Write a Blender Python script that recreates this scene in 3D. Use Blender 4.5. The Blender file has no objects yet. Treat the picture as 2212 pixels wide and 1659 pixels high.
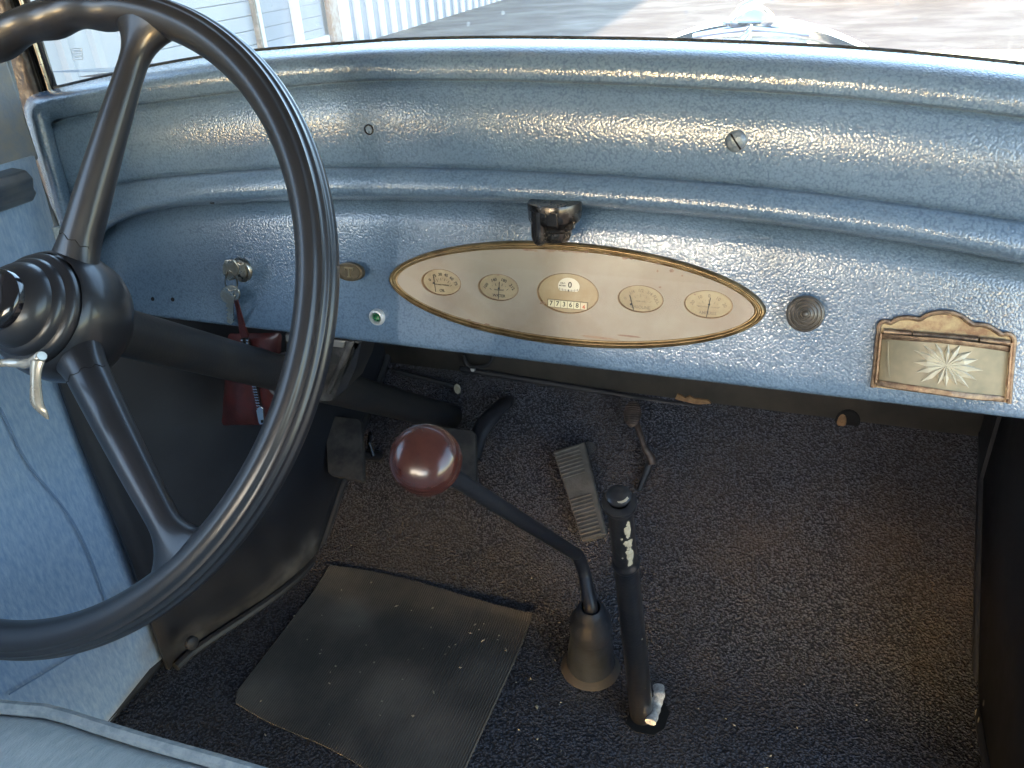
import bpy, bmesh, math, random
from mathutils import Vector as V, Matrix, noise
random.seed(7)
S = bpy.context.scene
COL = S.collection
# ------------------------------------------------------------------ camera
CZ = 1.40                                   # lens height above the yard
YAW, PIT, ROL, F = 0.369696, 0.512559, -0.0599206, 1715.76
W0, H0 = 2212.0, 1659.0
cF = V((-math.sin(YAW), math.cos(YAW), 0)); cR = V((math.cos(YAW), math.sin(YAW), 0)); cZ = V((0, 0, 1))
FW = cF*math.cos(PIT) - cZ*math.sin(PIT); UP = cF*math.sin(PIT) + cZ*math.cos(PIT)
RR = cR*math.cos(ROL) + UP*math.sin(ROL); UU = UP*math.cos(ROL) - cR*math.sin(ROL)
CAM = V((0, 0, CZ))
cam = bpy.data.cameras.new('camera'); co = bpy.data.objects.new('camera', cam); COL.objects.link(co)
M = Matrix((RR, UU, -FW)).transposed().to_4x4(); M.translation = CAM
co.matrix_world = M
cam.sensor_width = 36; cam.lens = 36*F/W0; cam.clip_start = 0.02; cam.clip_end = 500
S.camera = co
# ------------------------------------------------------------------ light
SUN_EL, SUN_AZ = math.radians(12), math.radians(188.5)      # azimuth clockwise from +Y
w = bpy.data.worlds.new('World'); S.world = w; w.use_nodes = True
nt = w.node_tree; bg = nt.nodes['Background']; sky = nt.nodes.new('ShaderNodeTexSky')
sky.sky_type = 'NISHITA'; sky.sun_disc = False; sky.sun_elevation = SUN_EL; sky.sun_rotation = SUN_AZ
sky.dust_density = .7
nt.links.new(sky.outputs[0], bg.inputs[0]); bg.inputs[1].default_value = 0.15
sl = bpy.data.lights.new('sun', 'SUN'); sl.energy = 4.5; sl.angle = math.radians(0.6); sl.color = (1, .89, .77)
so = bpy.data.objects.new('sun', sl); COL.objects.link(so)
sd = V((math.sin(SUN_AZ)*math.cos(SUN_EL), math.cos(SUN_AZ)*math.cos(SUN_EL), math.sin(SUN_EL)))
so.rotation_euler = sd.to_track_quat('Z', 'Y').to_euler(); so.location = (0, 0, 20)
S.view_settings.view_transform = 'Standard'; S.view_settings.look = 'None'
S.view_settings.exposure = 3.6; S.view_settings.gamma = 1
S.cycles.max_bounces = 10; S.cycles.diffuse_bounces = 6; S.cycles.transparent_max_bounces = 12
S.cycles.sample_clamp_indirect = 6

LEAVES = 11500
# ------------------------------------------------------------------ picture -> place
def ray(x, y): return FW + RR*((x-1106)/F) + UU*((829.5-y)/F)
def PY(x, y, Y): d = ray(x, y); return CAM + d*(Y/d.y)
def PZ(x, y, z): d = ray(x, y); return CAM + d*(z/d.z)           # z below the lens
def PX(x, y, X): d = ray(x, y); return CAM + d*(X/d.x)
def PT(x, y, t): return CAM + ray(x, y)*t
TN = V((0, -.6, .8)); TP = V((0, .75, CZ-.8))                     # toe board plane
def TB(x, y, off=0):
    d = ray(x, y); return CAM + d*(((TP-CAM).dot(TN)+off)/d.dot(TN))
FZ = CZ-.8                                                        # floor height

# ------------------------------------------------------------------ materials
MATS = {}
def mat(name, col, rough=.5, metal=0, col2=None, nscale=30, ndet=4, lo=.4, hi=.6, bump=0, bscale=200, bdist=.002,
        coat=0, spec=.5, vor=0, vscale=300, rough2=None, stretch=None, sheen=0, trans=0, ior=1.45, emis=None, wave=0, wscale=0):
    m = bpy.data.materials.new(name); m.use_nodes = True; n = m.node_tree.nodes; L = m.node_tree.links
    b = n['Principled BSDF']; I = b.inputs
    I['Base Color'].default_value = (*col, 1); I['Roughness'].default_value = rough; I['Metallic'].default_value = metal
    I['Specular IOR Level'].default_value = spec; I['Coat Weight'].default_value = coat; I['Coat Roughness'].default_value = .12
    I['Sheen Weight'].default_value = sheen; I['Transmission Weight'].default_value = trans; I['IOR'].default_value = ior
    if sheen: I['Sheen Roughness'].default_value = .5
    tc = n.new('ShaderNodeTexCoord'); co_ = tc.outputs['Object']
    if stretch:
        mp = n.new('ShaderNodeMapping'); mp.inputs['Scale'].default_value = stretch; L.new(co_, mp.inputs[0]); co_ = mp.outputs[0]
    if col2 is not None:
        t = n.new('ShaderNodeTexNoise'); t.inputs['Scale'].default_value = nscale; t.inputs['Detail'].default_value = ndet
        t.inputs['Roughness'].default_value = .65
        r = n.new('ShaderNodeValToRGB'); r.color_ramp.elements[0].position = lo; r.color_ramp.elements[1].position = hi
        r.color_ramp.elements[0].color = (*col, 1); r.color_ramp.elements[1].color = (*col2, 1)
        L.new(co_, t.inputs['Vector']); L.new(t.outputs['Fac'], r.inputs[0]); L.new(r.outputs[0], I['Base Color'])
        last = r.outputs[0]
        if rough2 is not None:
            mr = n.new('ShaderNodeMapRange'); mr.inputs[1].default_value = lo; mr.inputs[2].default_value = hi
            mr.inputs[3].default_value = rough; mr.inputs[4].default_value = rough2
            L.new(t.outputs['Fac'], mr.inputs[0]); L.new(mr.outputs[0], I['Roughness'])
    hs = None
    if bump:
        t2 = n.new('ShaderNodeTexNoise'); t2.inputs['Scale'].default_value = bscale; t2.inputs['Detail'].default_value = 3
        L.new(co_, t2.inputs['Vector']); bp = n.new('ShaderNodeBump'); bp.inputs['Strength'].default_value = bump
        bp.inputs['Distance'].default_value = bdist; L.new(t2.outputs['Fac'], bp.inputs['Height']); L.new(bp.outputs[0], I['Normal']); hs = bp
    if emis: I['Emission Color'].default_value = (*emis[0], 1); I['Emission Strength'].default_value = emis[1]
    m['_'] = 0; MATS[name] = m
    return m

def cells(name, base, vein, vscale, bump, dist, rough, col2=None, nscale=6, spec=.5, coat=0, edge=.35, warp=.25, stain=None, coat_r=.1, big=0):
    """paint or pile whose relief is small rounded cells"""
    m = bpy.data.materials.new(name); m.use_nodes = True; n = m.node_tree.nodes; L = m.node_tree.links
    b = n['Principled BSDF']; I = b.inputs; I['Roughness'].default_value = rough; I['Specular IOR Level'].default_value = spec
    I['Coat Weight'].default_value = coat; I['Coat Roughness'].default_value = coat_r
    tc = n.new('ShaderNodeTexCoord')
    nz = n.new('ShaderNodeTexNoise'); nz.inputs['Scale'].default_value = vscale*.9; nz.inputs['Detail'].default_value = 2
    L.new(tc.outputs['Object'], nz.inputs['Vector'])
    vm = n.new('ShaderNodeVectorMath'); vm.operation = 'MULTIPLY_ADD'
    vm.inputs[1].default_value = (warp/vscale*4,)*3; L.new(nz.outputs['Color'], vm.inputs[0]); L.new(tc.outputs['Object'], vm.inputs[2])
    vo = n.new('ShaderNodeTexVoronoi'); vo.feature = 'SMOOTH_F1'; vo.inputs['Scale'].default_value = vscale; vo.inputs['Smoothness'].default_value = .6
    L.new(vm.outputs[0], vo.inputs['Vector'])
    inv = n.new('ShaderNodeMath'); inv.operation = 'SUBTRACT'; inv.inputs[0].default_value = 1; L.new(vo.outputs['Distance'], inv.inputs[1])
    bp = n.new('ShaderNodeBump'); bp.inputs['Strength'].default_value = bump; bp.inputs['Distance'].default_value = dist
    L.new(inv.outputs[0], bp.inputs['Height']); L.new(bp.outputs[0], I['Normal'])
    if coat: L.new(bp.outputs[0], I['Coat Normal'])
    r = n.new('ShaderNodeValToRGB'); r.color_ramp.elements[0].position = edge; r.color_ramp.elements[1].position = edge+.3
    r.color_ramp.elements[0].color = (1, 1, 1, 1); r.color_ramp.elements[1].color = (0, 0, 0, 1)
    L.new(vo.outputs['Distance'], r.inputs[0])
    mx = n.new('ShaderNodeMix'); mx.data_type = 'RGBA'; mx.inputs[6].default_value = (*vein, 1); mx.inputs[7].default_value = (*base, 1)
    L.new(r.outputs[0], mx.inputs[0]); out = mx.outputs[2]
    if col2:
        t = n.new('ShaderNodeTexNoise'); t.inputs['Scale'].default_value = nscale; t.inputs['Detail'].default_value = 6
        t.inputs['Roughness'].default_value = .7
        L.new(tc.outputs['Object'], t.inputs['Vector'])
        r2 = n.new('ShaderNodeValToRGB'); r2.color_ramp.elements[0].position = .42; r2.color_ramp.elements[1].position = .68
        L.new(t.outputs['Fac'], r2.inputs[0])
        m2 = n.new('ShaderNodeMix'); m2.data_type = 'RGBA'; m2.inputs[7].default_value = (*col2, 1)
        mm = n.new('ShaderNodeMath'); mm.operation = 'MULTIPLY'; mm.inputs[1].default_value = .55; L.new(r2.outputs[0], mm.inputs[0])
        L.new(mm.outputs[0], m2.inputs[0]); L.new(out, m2.inputs[6]); out = m2.outputs[2]
    L.new(out, I['Base Color']); MATS[name] = m
    return m

def thin_glass(name, dust=.0, tint=(1, 1, 1), rough=.0, ior=1.45, dustcol=(.8, .8, .8)):
    m = bpy.data.materials.new(name); m.use_nodes = True; n = m.node_tree.nodes; L = m.node_tree.links
    for x in list(n): n.remove(x)
    o = n.new('ShaderNodeOutputMaterial'); t = n.new('ShaderNodeBsdfTransparent'); t.inputs[0].default_value = (*tint, 1)
    g = n.new('ShaderNodeBsdfGlossy'); g.inputs['Roughness'].default_value = rough
    fr = n.new('ShaderNodeFresnel'); fr.inputs[0].default_value = ior
    mx = n.new('ShaderNodeMixShader'); L.new(fr.outputs[0], mx.inputs[0]); L.new(t.outputs[0], mx.inputs[1]); L.new(g.outputs[0], mx.inputs[2])
    last = mx
    if dust:
        d = n.new('ShaderNodeBsdfTranslucent'); d.inputs[0].default_value = (*dustcol, 1)
        tc = n.new('ShaderNodeTexCoord'); v = n.new('ShaderNodeTexVoronoi'); v.inputs['Scale'].default_value = 60
        L.new(tc.outputs['Object'], v.inputs['Vector'])
        r = n.new('ShaderNodeMapRange'); r.inputs[1].default_value = .06; r.inputs[2].default_value = .14
        r.inputs[3].default_value = dust*4; r.inputs[4].default_value = dust; L.new(v.outputs['Distance'], r.inputs[0])
        m2 = n.new('ShaderNodeMixShader'); L.new(r.outputs[0], m2.inputs[0]); L.new(mx.outputs[0], m2.inputs[1]); L.new(d.outputs[0], m2.inputs[2]); last = m2
    L.new(last.outputs[0], o.inputs[0]); MATS[name] = m
    return m

hammer = cells('hammer_blue', (.094, .146, .215), (.064, .104, .160), 560, .32, .0009, .40, spec=.3, coat=1.0, warp=.16, edge=.42, coat_r=.07)
carpet_m = cells('carpet_loop', (.096, .101, .126), (.026, .028, .036), 340, 1.0, .004, .92, col2=(.090, .072, .062), nscale=5, spec=.15, warp=.4, edge=.28)
wheel_m = mat('wheel_plastic', (.012, .013, .017), .36, col2=(.015, .016, .020), nscale=9, rough2=.40, spec=.5, bump=.04, bscale=900, coat=.3)
button_m = mat('button_plastic', (.008, .008, .011), .12, spec=.6, coat=.5)
colm_m = mat('column_paint', (.013, .014, .018), .45, col2=(.022, .021, .022), nscale=30, bump=.1, bscale=500)
rubber = mat('aged_rubber', (.050, .045, .042), .75, col2=(.085, .072, .058), nscale=18, bump=.3, bscale=260, rough2=.9)
padrub = mat('pedal_rubber', (.060, .055, .050), .7, col2=(.025, .024, .026), nscale=28, bump=.4, bscale=200, bdist=.001)
acc_m = mat('accelerator_rubber', (.10, .094, .085), .75, col2=(.065, .060, .055), nscale=40, bump=.3, bscale=300, bdist=.001)
ovalp = mat('oval_pedal_metal', (.10, .075, .065), .5, .5, col2=(.05, .04, .036), nscale=60)
matr = mat('ribbed_mat', (.058, .054, .050), .9, col2=(.125, .106, .09), nscale=7, ndet=6, lo=.42, hi=.68, bump=.3, bscale=400, bdist=.0006, rough2=.95)
brown = mat('brown_bakelite', (.042, .012, .010), .24, col2=(.062, .019, .014), nscale=60, ndet=8, spec=.55, coat=.45)
shaft = mat('painted_shaft', (.014, .015, .020), .42, col2=(.030, .029, .030), nscale=70, lo=.55, hi=.75, bump=.2, bscale=400, bdist=.0006)
boot_m = mat('boot_rubber', (.012, .016, .024), .5, col2=(.024, .029, .040), nscale=40, bump=.4, bscale=300, bdist=.0008)
chip_m = mat('chipped_paint', (.33, .28, .20), .6, col2=(.42, .37, .28), nscale=200)
brake_m = mat('handbrake_paint', (.010, .011, .015), .28, col2=(.022, .021, .022), nscale=60, bump=.25, bscale=260, bdist=.0008, coat=.3)
rag = mat('white_rag', (.72, .68, .63), .9, col2=(.42, .38, .34), nscale=120, bump=.6, bscale=300)
leather = mat('red_leather', (.070, .013, .012), .42, col2=(.040, .010, .010), nscale=40, ndet=6, bump=.35, bscale=260, bdist=.0008, coat=.25)
nickel = mat('worn_nickel', (.52, .49, .43), .25, 1, col2=(.36, .32, .26), nscale=120, rough2=.4)
chrome = mat('chrome', (.80, .80, .80), .08, 1)
silver = mat('bracket_metal', (.22, .20, .185), .45, .6, col2=(.07, .065, .062), nscale=26, bump=.3, bscale=150, bdist=.001)
lever_m = mat('ivory_lever', (.24, .21, .16), .30, .35, col2=(.40, .37, .31), nscale=50, rough2=.2, coat=.3)
brass = mat('aged_brass', (.155, .105, .052), .34, .85, col2=(.26, .19, .10), nscale=60, rough2=.5)
badge_m = mat('bronze_badge', (.13, .105, .068), .42, .7, col2=(.09, .072, .048), nscale=120)
cream = mat('aged_plate', (.33, .30, .25), .5, col2=(.26, .21, .17), nscale=11, ndet=8, lo=.45, hi=.72, spec=.3)
dialm = mat('dial_paper', (.38, .325, .215), .55, col2=(.31, .255, .165), nscale=60, spec=.3)
whitep = mat('white_print', (.62, .60, .50), .5)
stain_m = mat('brown_stain', (.20, .115, .085), .55, col2=(.30, .21, .15), nscale=90)
ink = mat('black_print', (.030, .026, .022), .6)
inkf = mat('faded_print', (.20, .16, .11), .6)
redp = mat('red_print', (.45, .08, .03), .5)
needle_m = mat('needle_blue', (.03, .03, .035), .4, .3)
copper = mat('tarnished_copper', (.13, .085, .06), .42, .7, col2=(.30, .215, .14), nscale=200, ndet=9, lo=.40, hi=.64, bump=.3, bscale=320, bdist=.0008, rough2=.6)
copper2 = mat('tarnished_plate', (.17, .10, .06), .5, .5, col2=(.36, .29, .17), nscale=130, ndet=9, lo=.40, hi=.62, rough2=.65)
frost = mat('frosted_glass', (.235, .20, .135), .35, col2=(.155, .14, .095), nscale=25, spec=.5, coat=.15)
cutg = mat('cut_glass', (.50, .47, .38), .2, 0, spec=.8, coat=.6)
black = mat('black_enamel', (.008, .009, .012), .25, coat=.3)
lampm = mat('lamp_metal', (.045, .040, .038), .16, .85, col2=(.10, .088, .080), nscale=60, rough2=.3)
knobm = mat('ringed_knob_metal', (.095, .085, .075), .42, .6, col2=(.13, .115, .10), nscale=90)
greenl = mat('green_jewel', (.005, .075, .025), .06, spec=.8, coat=1)
velour = mat('blue_velour', (.17, .275, .44), .9, col2=(.30, .40, .54), nscale=60, ndet=10, lo=.34, hi=.68, stretch=(1, 5, 1.2), sheen=.35, bump=.35, bscale=240, bdist=.001, spec=.2)
velour2 = mat('seat_velour', (.29, .35, .37), .92, col2=(.42, .47, .48), nscale=60, ndet=8, lo=.35, hi=.7, stretch=(4, 1, 1), sheen=.4, bump=.5, bscale=320, bdist=.0015, spec=.2)
dirtyv = mat('soiled_cloth', (.205, .205, .20), .9, col2=(.16, .185, .22), nscale=40, bump=.4, bscale=300, bdist=.001, spec=.2)
piping_m = mat('cloth_welt', (.24, .28, .30), .9, col2=(.34, .37, .38), nscale=120, bump=.5, bscale=500, bdist=.0006, spec=.2)
kickm = mat('black_leatherette', (.016, .017, .021), .42, col2=(.030, .030, .034), nscale=7, ndet=5, bump=.25, bscale=420, bdist=.0006, rough2=.55)
fire_m = mat('firewall_paint', (.072, .066, .060), .7, col2=(.050, .048, .046), nscale=16, bump=.2, bscale=120)
wood = mat('bare_wood', (.22, .13, .065), .7, col2=(.14, .08, .04), nscale=120)
darkp = mat('dark_pillar', (.050, .042, .036), .35, col2=(.024, .021, .02), nscale=60, bump=.7, bscale=110, bdist=.003)
liner = mat('headliner', (.42, .40, .37), .95)
hoodm = mat('hood_paint', (.34, .32, .34), .14, .6, col2=(.16, .10, .11), nscale=5, coat=1)
hoodred = mat('maroon_paint', (.16, .015, .02), .12, coat=1)
ground_m = mat('yard_concrete', (.096, .072, .054), .85, col2=(.165, .130, .104), nscale=.9, ndet=9, lo=.40, hi=.68, bump=.4, bscale=30, bdist=.01, spec=.2, rough2=.6)
wallw = mat('corrugated_sheet', (.29, .295, .31), .5, col2=(.27, .275, .29), nscale=3)
doorw = mat('door_panel_paint', (.25, .265, .295), .45, col2=(.27, .285, .315), nscale=2)
doorb = mat('blue_door_paint', (.185, .205, .25), .45, col2=(.20, .22, .27), nscale=2)
trimw = mat('white_trim', (.48, .48, .49), .5)
rust = mat('rusty_post', (.16, .13, .10), .8, col2=(.26, .22, .18), nscale=8)
pinkb = mat('chalky_post', (.32, .27, .24), .8, col2=(.22, .14, .09), nscale=5)
grassm = mat('weed_green', (.06, .12, .03), .8)
rubberblk = mat('seal_rubber', (.012, .013, .012), .6, bump=.8, bscale=150, bdist=.004)
carpaint = mat('parked_car_paint', (.02, .022, .03), .2, coat=1)
tyre = mat('tyre', (.015, .015, .015), .8)
pane_m = thin_glass('windscreen_glass', dust=.055, ior=1.18)
dial_glass = thin_glass('dial_glass', ior=1.35)
hole_m = mat('hole_dark', (.004, .004, .005), .9)
seam_m = mat('seam_thread', (.14, .22, .35), .9)
bitm = mat('crumb', (.34, .30, .22), .9)

def patches(m, spots, col, amount=.7, nscale=30):
    """worn or soiled spots with a shape of their own: spots = [(centre in object space, inner radius, outer radius)]"""
    n = m.node_tree.nodes; L = m.node_tree.links; I = n['Principled BSDF'].inputs['Base Color']
    src = I.links[0].from_socket; tc = n.new('ShaderNodeTexCoord'); nz = n.new('ShaderNodeTexNoise')
    nz.inputs['Scale'].default_value = nscale; nz.inputs['Detail'].default_value = 6; L.new(tc.outputs['Object'], nz.inputs['Vector'])
    acc = None
    for c, r0, r1 in spots:
        d = n.new('ShaderNodeVectorMath'); d.operation = 'DISTANCE'; d.inputs[1].default_value = tuple(c); L.new(tc.outputs['Object'], d.inputs[0])
        mr = n.new('ShaderNodeMapRange'); mr.interpolation_type = 'SMOOTHSTEP'; mr.inputs[1].default_value = r0; mr.inputs[2].default_value = r1
        mr.inputs[3].default_value = 1; mr.inputs[4].default_value = 0; L.new(d.outputs['Value'], mr.inputs[0])
        if acc is None: acc = mr.outputs[0]
        else:
            mx = n.new('ShaderNodeMath'); mx.operation = 'MAXIMUM'; L.new(acc, mx.inputs[0]); L.new(mr.outputs[0], mx.inputs[1]); acc = mx.outputs[0]
    r = n.new('ShaderNodeMapRange'); r.inputs[1].default_value = .35; r.inputs[2].default_value = .65; r.inputs[3].default_value = .35; r.inputs[4].default_value = 1
    L.new(nz.outputs['Fac'], r.inputs[0]); mu = n.new('ShaderNodeMath'); mu.operation = 'MULTIPLY'; L.new(acc, mu.inputs[0]); L.new(r.outputs[0], mu.inputs[1])
    m3 = n.new('ShaderNodeMath'); m3.operation = 'MULTIPLY'; m3.inputs[1].default_value = amount; L.new(mu.outputs[0], m3.inputs[0])
    mix = n.new('ShaderNodeMix'); mix.data_type = 'RGBA'; mix.inputs[7].default_value = (*col, 1)
    L.new(m3.outputs[0], mix.inputs[0]); L.new(src, mix.inputs[6]); L.new(mix.outputs[2], I)

# ------------------------------------------------------------------ builders
def thing(name, loc, label, cat, group=None):
    o = bpy.data.objects.new(name, None); COL.objects.link(o); o.location = loc; o.empty_display_size = .05
    o['label'] = label; o['category'] = cat
    if group: o['group'] = group
    return o
def wloc(o):
    p = V((0, 0, 0))
    while o is not None: p = p + V(o.location); o = o.parent
    return p
def link(name, verts, faces, m, parent=None, smooth=True, sharp=40, label=None, kind=None, loc=None, mats=None, fm=None):
    """verts in world space"""
    org = wloc(parent) if parent is not None else (V(loc) if loc is not None else V((0, 0, 0)))
    me = bpy.data.meshes.new(name); me.from_pydata([V(v)-org for v in verts], [], faces)
    for k in (mats or [m]): me.materials.append(k)
    if fm:
        for p, i in zip(me.polygons, fm): p.material_index = i
    me.update()
    bm = bmesh.new(); bm.from_mesh(me); bmesh.ops.recalc_face_normals(bm, faces=bm.faces); bm.to_mesh(me); bm.free()
    if smooth:
        me.polygons.foreach_set('use_smooth', [True]*len(me.polygons))
        me.set_sharp_from_angle(angle=math.radians(sharp))
    o = bpy.data.objects.new(name, me); COL.objects.link(o)
    if parent is not None: o.parent = parent
    elif loc is not None: o.location = loc
    if label: o['label'] = label
    if kind: o['kind'] = kind
    return o
class B:
    def __init__(s): s.v = []; s.f = []; s.m = []; s.cur = 0
    def add(s, vs, fs):
        k = len(s.v); s.v += [V(x) for x in vs]; s.f += [tuple(i+k for i in f) for f in fs]; s.m += [s.cur]*len(fs); return s
    def grid(s, rows, closeu=False, closev=False):
        nr, nc = len(rows), len(rows[0]); vs = [p for r in rows for p in r]; fs = []
        for i in range(nr if closev else nr-1):
            for j in range(nc if closeu else nc-1):
                a, b_ = i % nr, (i+1) % nr; c, d = j, (j+1) % nc
                fs.append((a*nc+c, a*nc+d, b_*nc+d, b_*nc+c))
        return s.add(vs, fs)
    def tube(s, pts, rad, seg=12, cap=True, flat=None, upv=None):
        pts = [V(p) for p in pts]; n = len(pts); rads = rad if isinstance(rad, (list, tuple)) else [rad]*n
        rows = []; nrm = None
        for i, p in enumerate(pts):
            t = (pts[min(i+1, n-1)]-pts[max(i-1, 0)]).normalized()
            if nrm is None:
                nrm = V(upv) if upv else (V((0, 0, 1)) if abs(t.z) < .9 else V((1, 0, 0)))
            nrm = (nrm - t*nrm.dot(t)).normalized(); bn = t.cross(nrm); r = rads[i]; fl = flat or 1
            rows.append([p + nrm*(math.cos(a)*r*fl) + bn*(math.sin(a)*r) for a in [2*math.pi*k/seg for k in range(seg)]])
        s.grid(rows, closeu=True)
        if cap:
            k = len(s.v)-len(rows)*seg; s.f.append(tuple(k+i for i in range(seg))); s.f.append(tuple(k+(n-1)*seg+i for i in range(seg))); s.m += [s.cur]*2
        return s
    def lathe(s, org, ax, prof, seg=40, sx=1, sy=1, ref=None):
        org = V(org); ax = V(ax).normalized(); r0 = V(ref) if ref else (V((0, 0, 1)) if abs(ax.z) < .9 else V((1, 0, 0)))
        e = (r0-ax*r0.dot(ax)).normalized(); g = ax.cross(e)
        rows = [[org+ax*h+e*(math.cos(a)*r*sy)+g*(math.sin(a)*r*sx) for a in [2*math.pi*k/seg for k in range(seg)]] for r, h in prof]
        s.grid(rows, closeu=True); return s
    def box(s, c, x, y, z):
        c, x, y, z = V(c), V(x)*.5, V(y)*.5, V(z)*.5
        s.add([c+x*a+y*b_+z*d for a in(-1, 1) for b_ in(-1, 1) for d in(-1, 1)],
              [(0, 1, 3, 2), (4, 6, 7, 5), (0, 4, 5, 1), (2, 3, 7, 6), (0, 2, 6, 4), (1, 5, 7, 3)]); return s
    def prism(s, outline, n):
        """outline: world points; extruded along n"""
        k = len(outline); n = V(n); o = [V(p) for p in outline]
        s.add(o+[p+n for p in o], [tuple(range(k)), tuple(range(2*k-1, k-1, -1))]+[(i, (i+1) % k, (i+1) % k+k, i+k) for i in range(k)]); return s
    def out(s, name, m, parent=None, bevel=0, bseg=2, **kw):
        o = link(name, s.v, s.f, m, parent, fm=s.m if kw.get('mats') else None, **kw)
        if bevel:
            b = o.modifiers.new('bevel', 'BEVEL'); b.width = bevel; b.segments = bseg; b.limit_method = 'ANGLE'; b.angle_limit = math.radians(40)
        return o
def catmull(keys, u):
    """keys: sorted [(u, a, b, ...)]"""
    n = len(keys)
    if u <= keys[0][0]: i = 0
    elif u >= keys[-1][0]: i = n-2
    else:
        i = max(k for k in range(n-1) if keys[k][0] <= u)
    k1, k2 = keys[i], keys[i+1]; t = (u-k1[0])/(k2[0]-k1[0]); out = []
    h = k2[0]-k1[0]
    for c in range(1, len(k1)):
        m1 = (k2[c]-keys[i-1][c])/(k2[0]-keys[i-1][0]) if i > 0 else (k2[c]-k1[c])/h
        m2 = (keys[i+2][c]-k1[c])/(keys[i+2][0]-k1[0]) if i+2 < n else (k2[c]-k1[c])/h
        t2, t3 = t*t, t*t*t
        if t < 0 or t > 1: out.append(k1[c]+(k2[c]-k1[c])*t if t < 0 else k2[c]+m2*(t-1)*h)
        else: out.append((2*t3-3*t2+1)*k1[c]+(t3-2*t2+t)*h*m1+(-2*t3+3*t2)*k2[c]+(t3-t2)*h*m2)
    return out
def smooth_path(pts, n=8):
    keys = [(i, *p) for i, p in enumerate(pts)]; N = (len(pts)-1)*n
    return [V(catmull(keys, i*(len(pts)-1)/N)) for i in range(N+1)]
def text(name, s, org, ex, ez, size, m, parent, depth=.0002, align='CENTER'):
    """flat lettering; ex reading direction, ez up"""
    cu = bpy.data.curves.new(name, 'FONT'); cu.body = s; cu.size = size; cu.align_x = align; cu.align_y = 'CENTER'; cu.extrude = depth; cu.offset = size*.022
    cu.resolution_u = 3
    tmp = bpy.data.objects.new(name, cu); COL.objects.link(tmp)
    dg = bpy.context.evaluated_depsgraph_get(); me0 = tmp.evaluated_get(dg).to_mesh()
    ex, ez = V(ex).normalized(), V(ez).normalized(); n = ex.cross(ez)
    vs = [V(org)+ex*v.co.x+ez*v.co.y+n*v.co.z for v in me0.vertices]; fs = [tuple(p.vertices) for p in me0.polygons]
    tmp.to_mesh_clear(); bpy.data.objects.remove(tmp); bpy.data.curves.remove(cu)
    return vs, fs
def plate(outline, holes, n):
    """2D outlines (x,z) -> (verts2d, faces) front face with holes plus thickness"""
    cu = bpy.data.curves.new('p', 'CURVE'); cu.dimensions = '2D'; cu.fill_mode = 'BOTH'; cu.extrude = n
    for ol in [outline]+holes:
        sp = cu.splines.new('POLY'); sp.points.add(len(ol)-1); sp.use_cyclic_u = True
        for p, q in zip(sp.points, ol): p.co = (q[0], q[1], 0, 1)
    tmp = bpy.data.objects.new('p', cu); COL.objects.link(tmp)
    dg = bpy.context.evaluated_depsgraph_get(); me = tmp.evaluated_get(dg).to_mesh()
    vs = [tuple(v.co) for v in me.vertices]; fs = [tuple(p.vertices) for p in me.polygons]
    tmp.to_mesh_clear(); bpy.data.objects.remove(tmp); bpy.data.curves.remove(cu)
    return vs, fs
X_, Y_, Z_ = V((1, 0, 0)), V((0, 1, 0)), V((0, 0, 1))

# ------------------------------------------------------------------ yard and garage
GN = 60
bg_ = B(); rows = []
for i in range(GN+1):
    rows.append([V((-60+120*j/GN, -40+140*i/GN, 0)) for j in range(GN+1)])
bg_.grid(rows); g = bg_.out('ground', ground_m); g['kind'] = 'structure'

def wallp(x, y, off=0):
    """picture -> garage wall plane (almost parallel to the car)"""
    n = V((1, .072, 0)).normalized(); p0 = V((-7.175, 13.284, 0)); d = ray(x, y)
    return CAM + d*(((p0-CAM).dot(n)+off)/d.dot(n))
WN = V((1, .072, 0)).normalized(); WT = V((-.072, 1, 0)).normalized(); W0P = V((-7.175, 13.284, 0))
def wp(s, z, off=0): return W0P + WT*s + Z_*z + WN*off
def ws(p): return (V((p.x, p.y, 0))-W0P).dot(WT)
gar = thing('garage_building', wp(0, 0), 'long pale garage with ribbed and panelled doors behind the windscreen', 'garage')
bb = B()
bb.box(wp(6, 1.9, -.35), WT*52, WN*.5, Z_*3.8); bb.out('wall', wallw, gar)
# near corrugated sheet: ribs about 4 cm deep
sA, sB = ws(wallp(60, 120)), ws(wallp(330, 130)); sC, sD = ws(wallp(557, 60)), ws(wallp(700, 30))
ribstep = abs(ws(wallp(217.8, 109.7))-ws(wallp(149.2, 121.3)))
pr = []; s_ = sA-2.0
while s_ < sB:
    for a, b_ in ((0, 0), (.62, 0), (.72, .035), (.90, .035)): pr.append((s_+a*ribstep, b_))
    s_ += ribstep
rowz = [[wp(s, z, -.05+o) for s, o in pr] for z in (.02, 1.2, 2.6)]
bb = B(); bb.grid(rowz); bb.out('corrugated_sheet', wallw, gar, smooth=False)
# sectional door, panels found from the seam lines in the photograph
door = B(); door.box(wp((sB+sC)/2, 1.35, -.07), WT*(sC-sB), WN*.04, Z_*2.7); dframe = door.out('sectional_door', doorw, gar)
zs = []
for (x, y) in ((463, 49), (500, 75), (531, 101)):
    zs.append(wallp(x, y).z)
print('seams', zs, 's', sA, sB, sC, sD, ribstep)
ph = .169; zb = .3558-.169*2; k = 0
while zb < 2.0:
    p = B(); p.box(wp((sB+sC)/2, zb+ph/2, -.03), WT*(sC-sB-.02), WN*.045, Z_*(ph-.008)); p.out('door_panel', doorw, dframe, bevel=.004, smooth=False); zb += ph; k += 1
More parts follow.
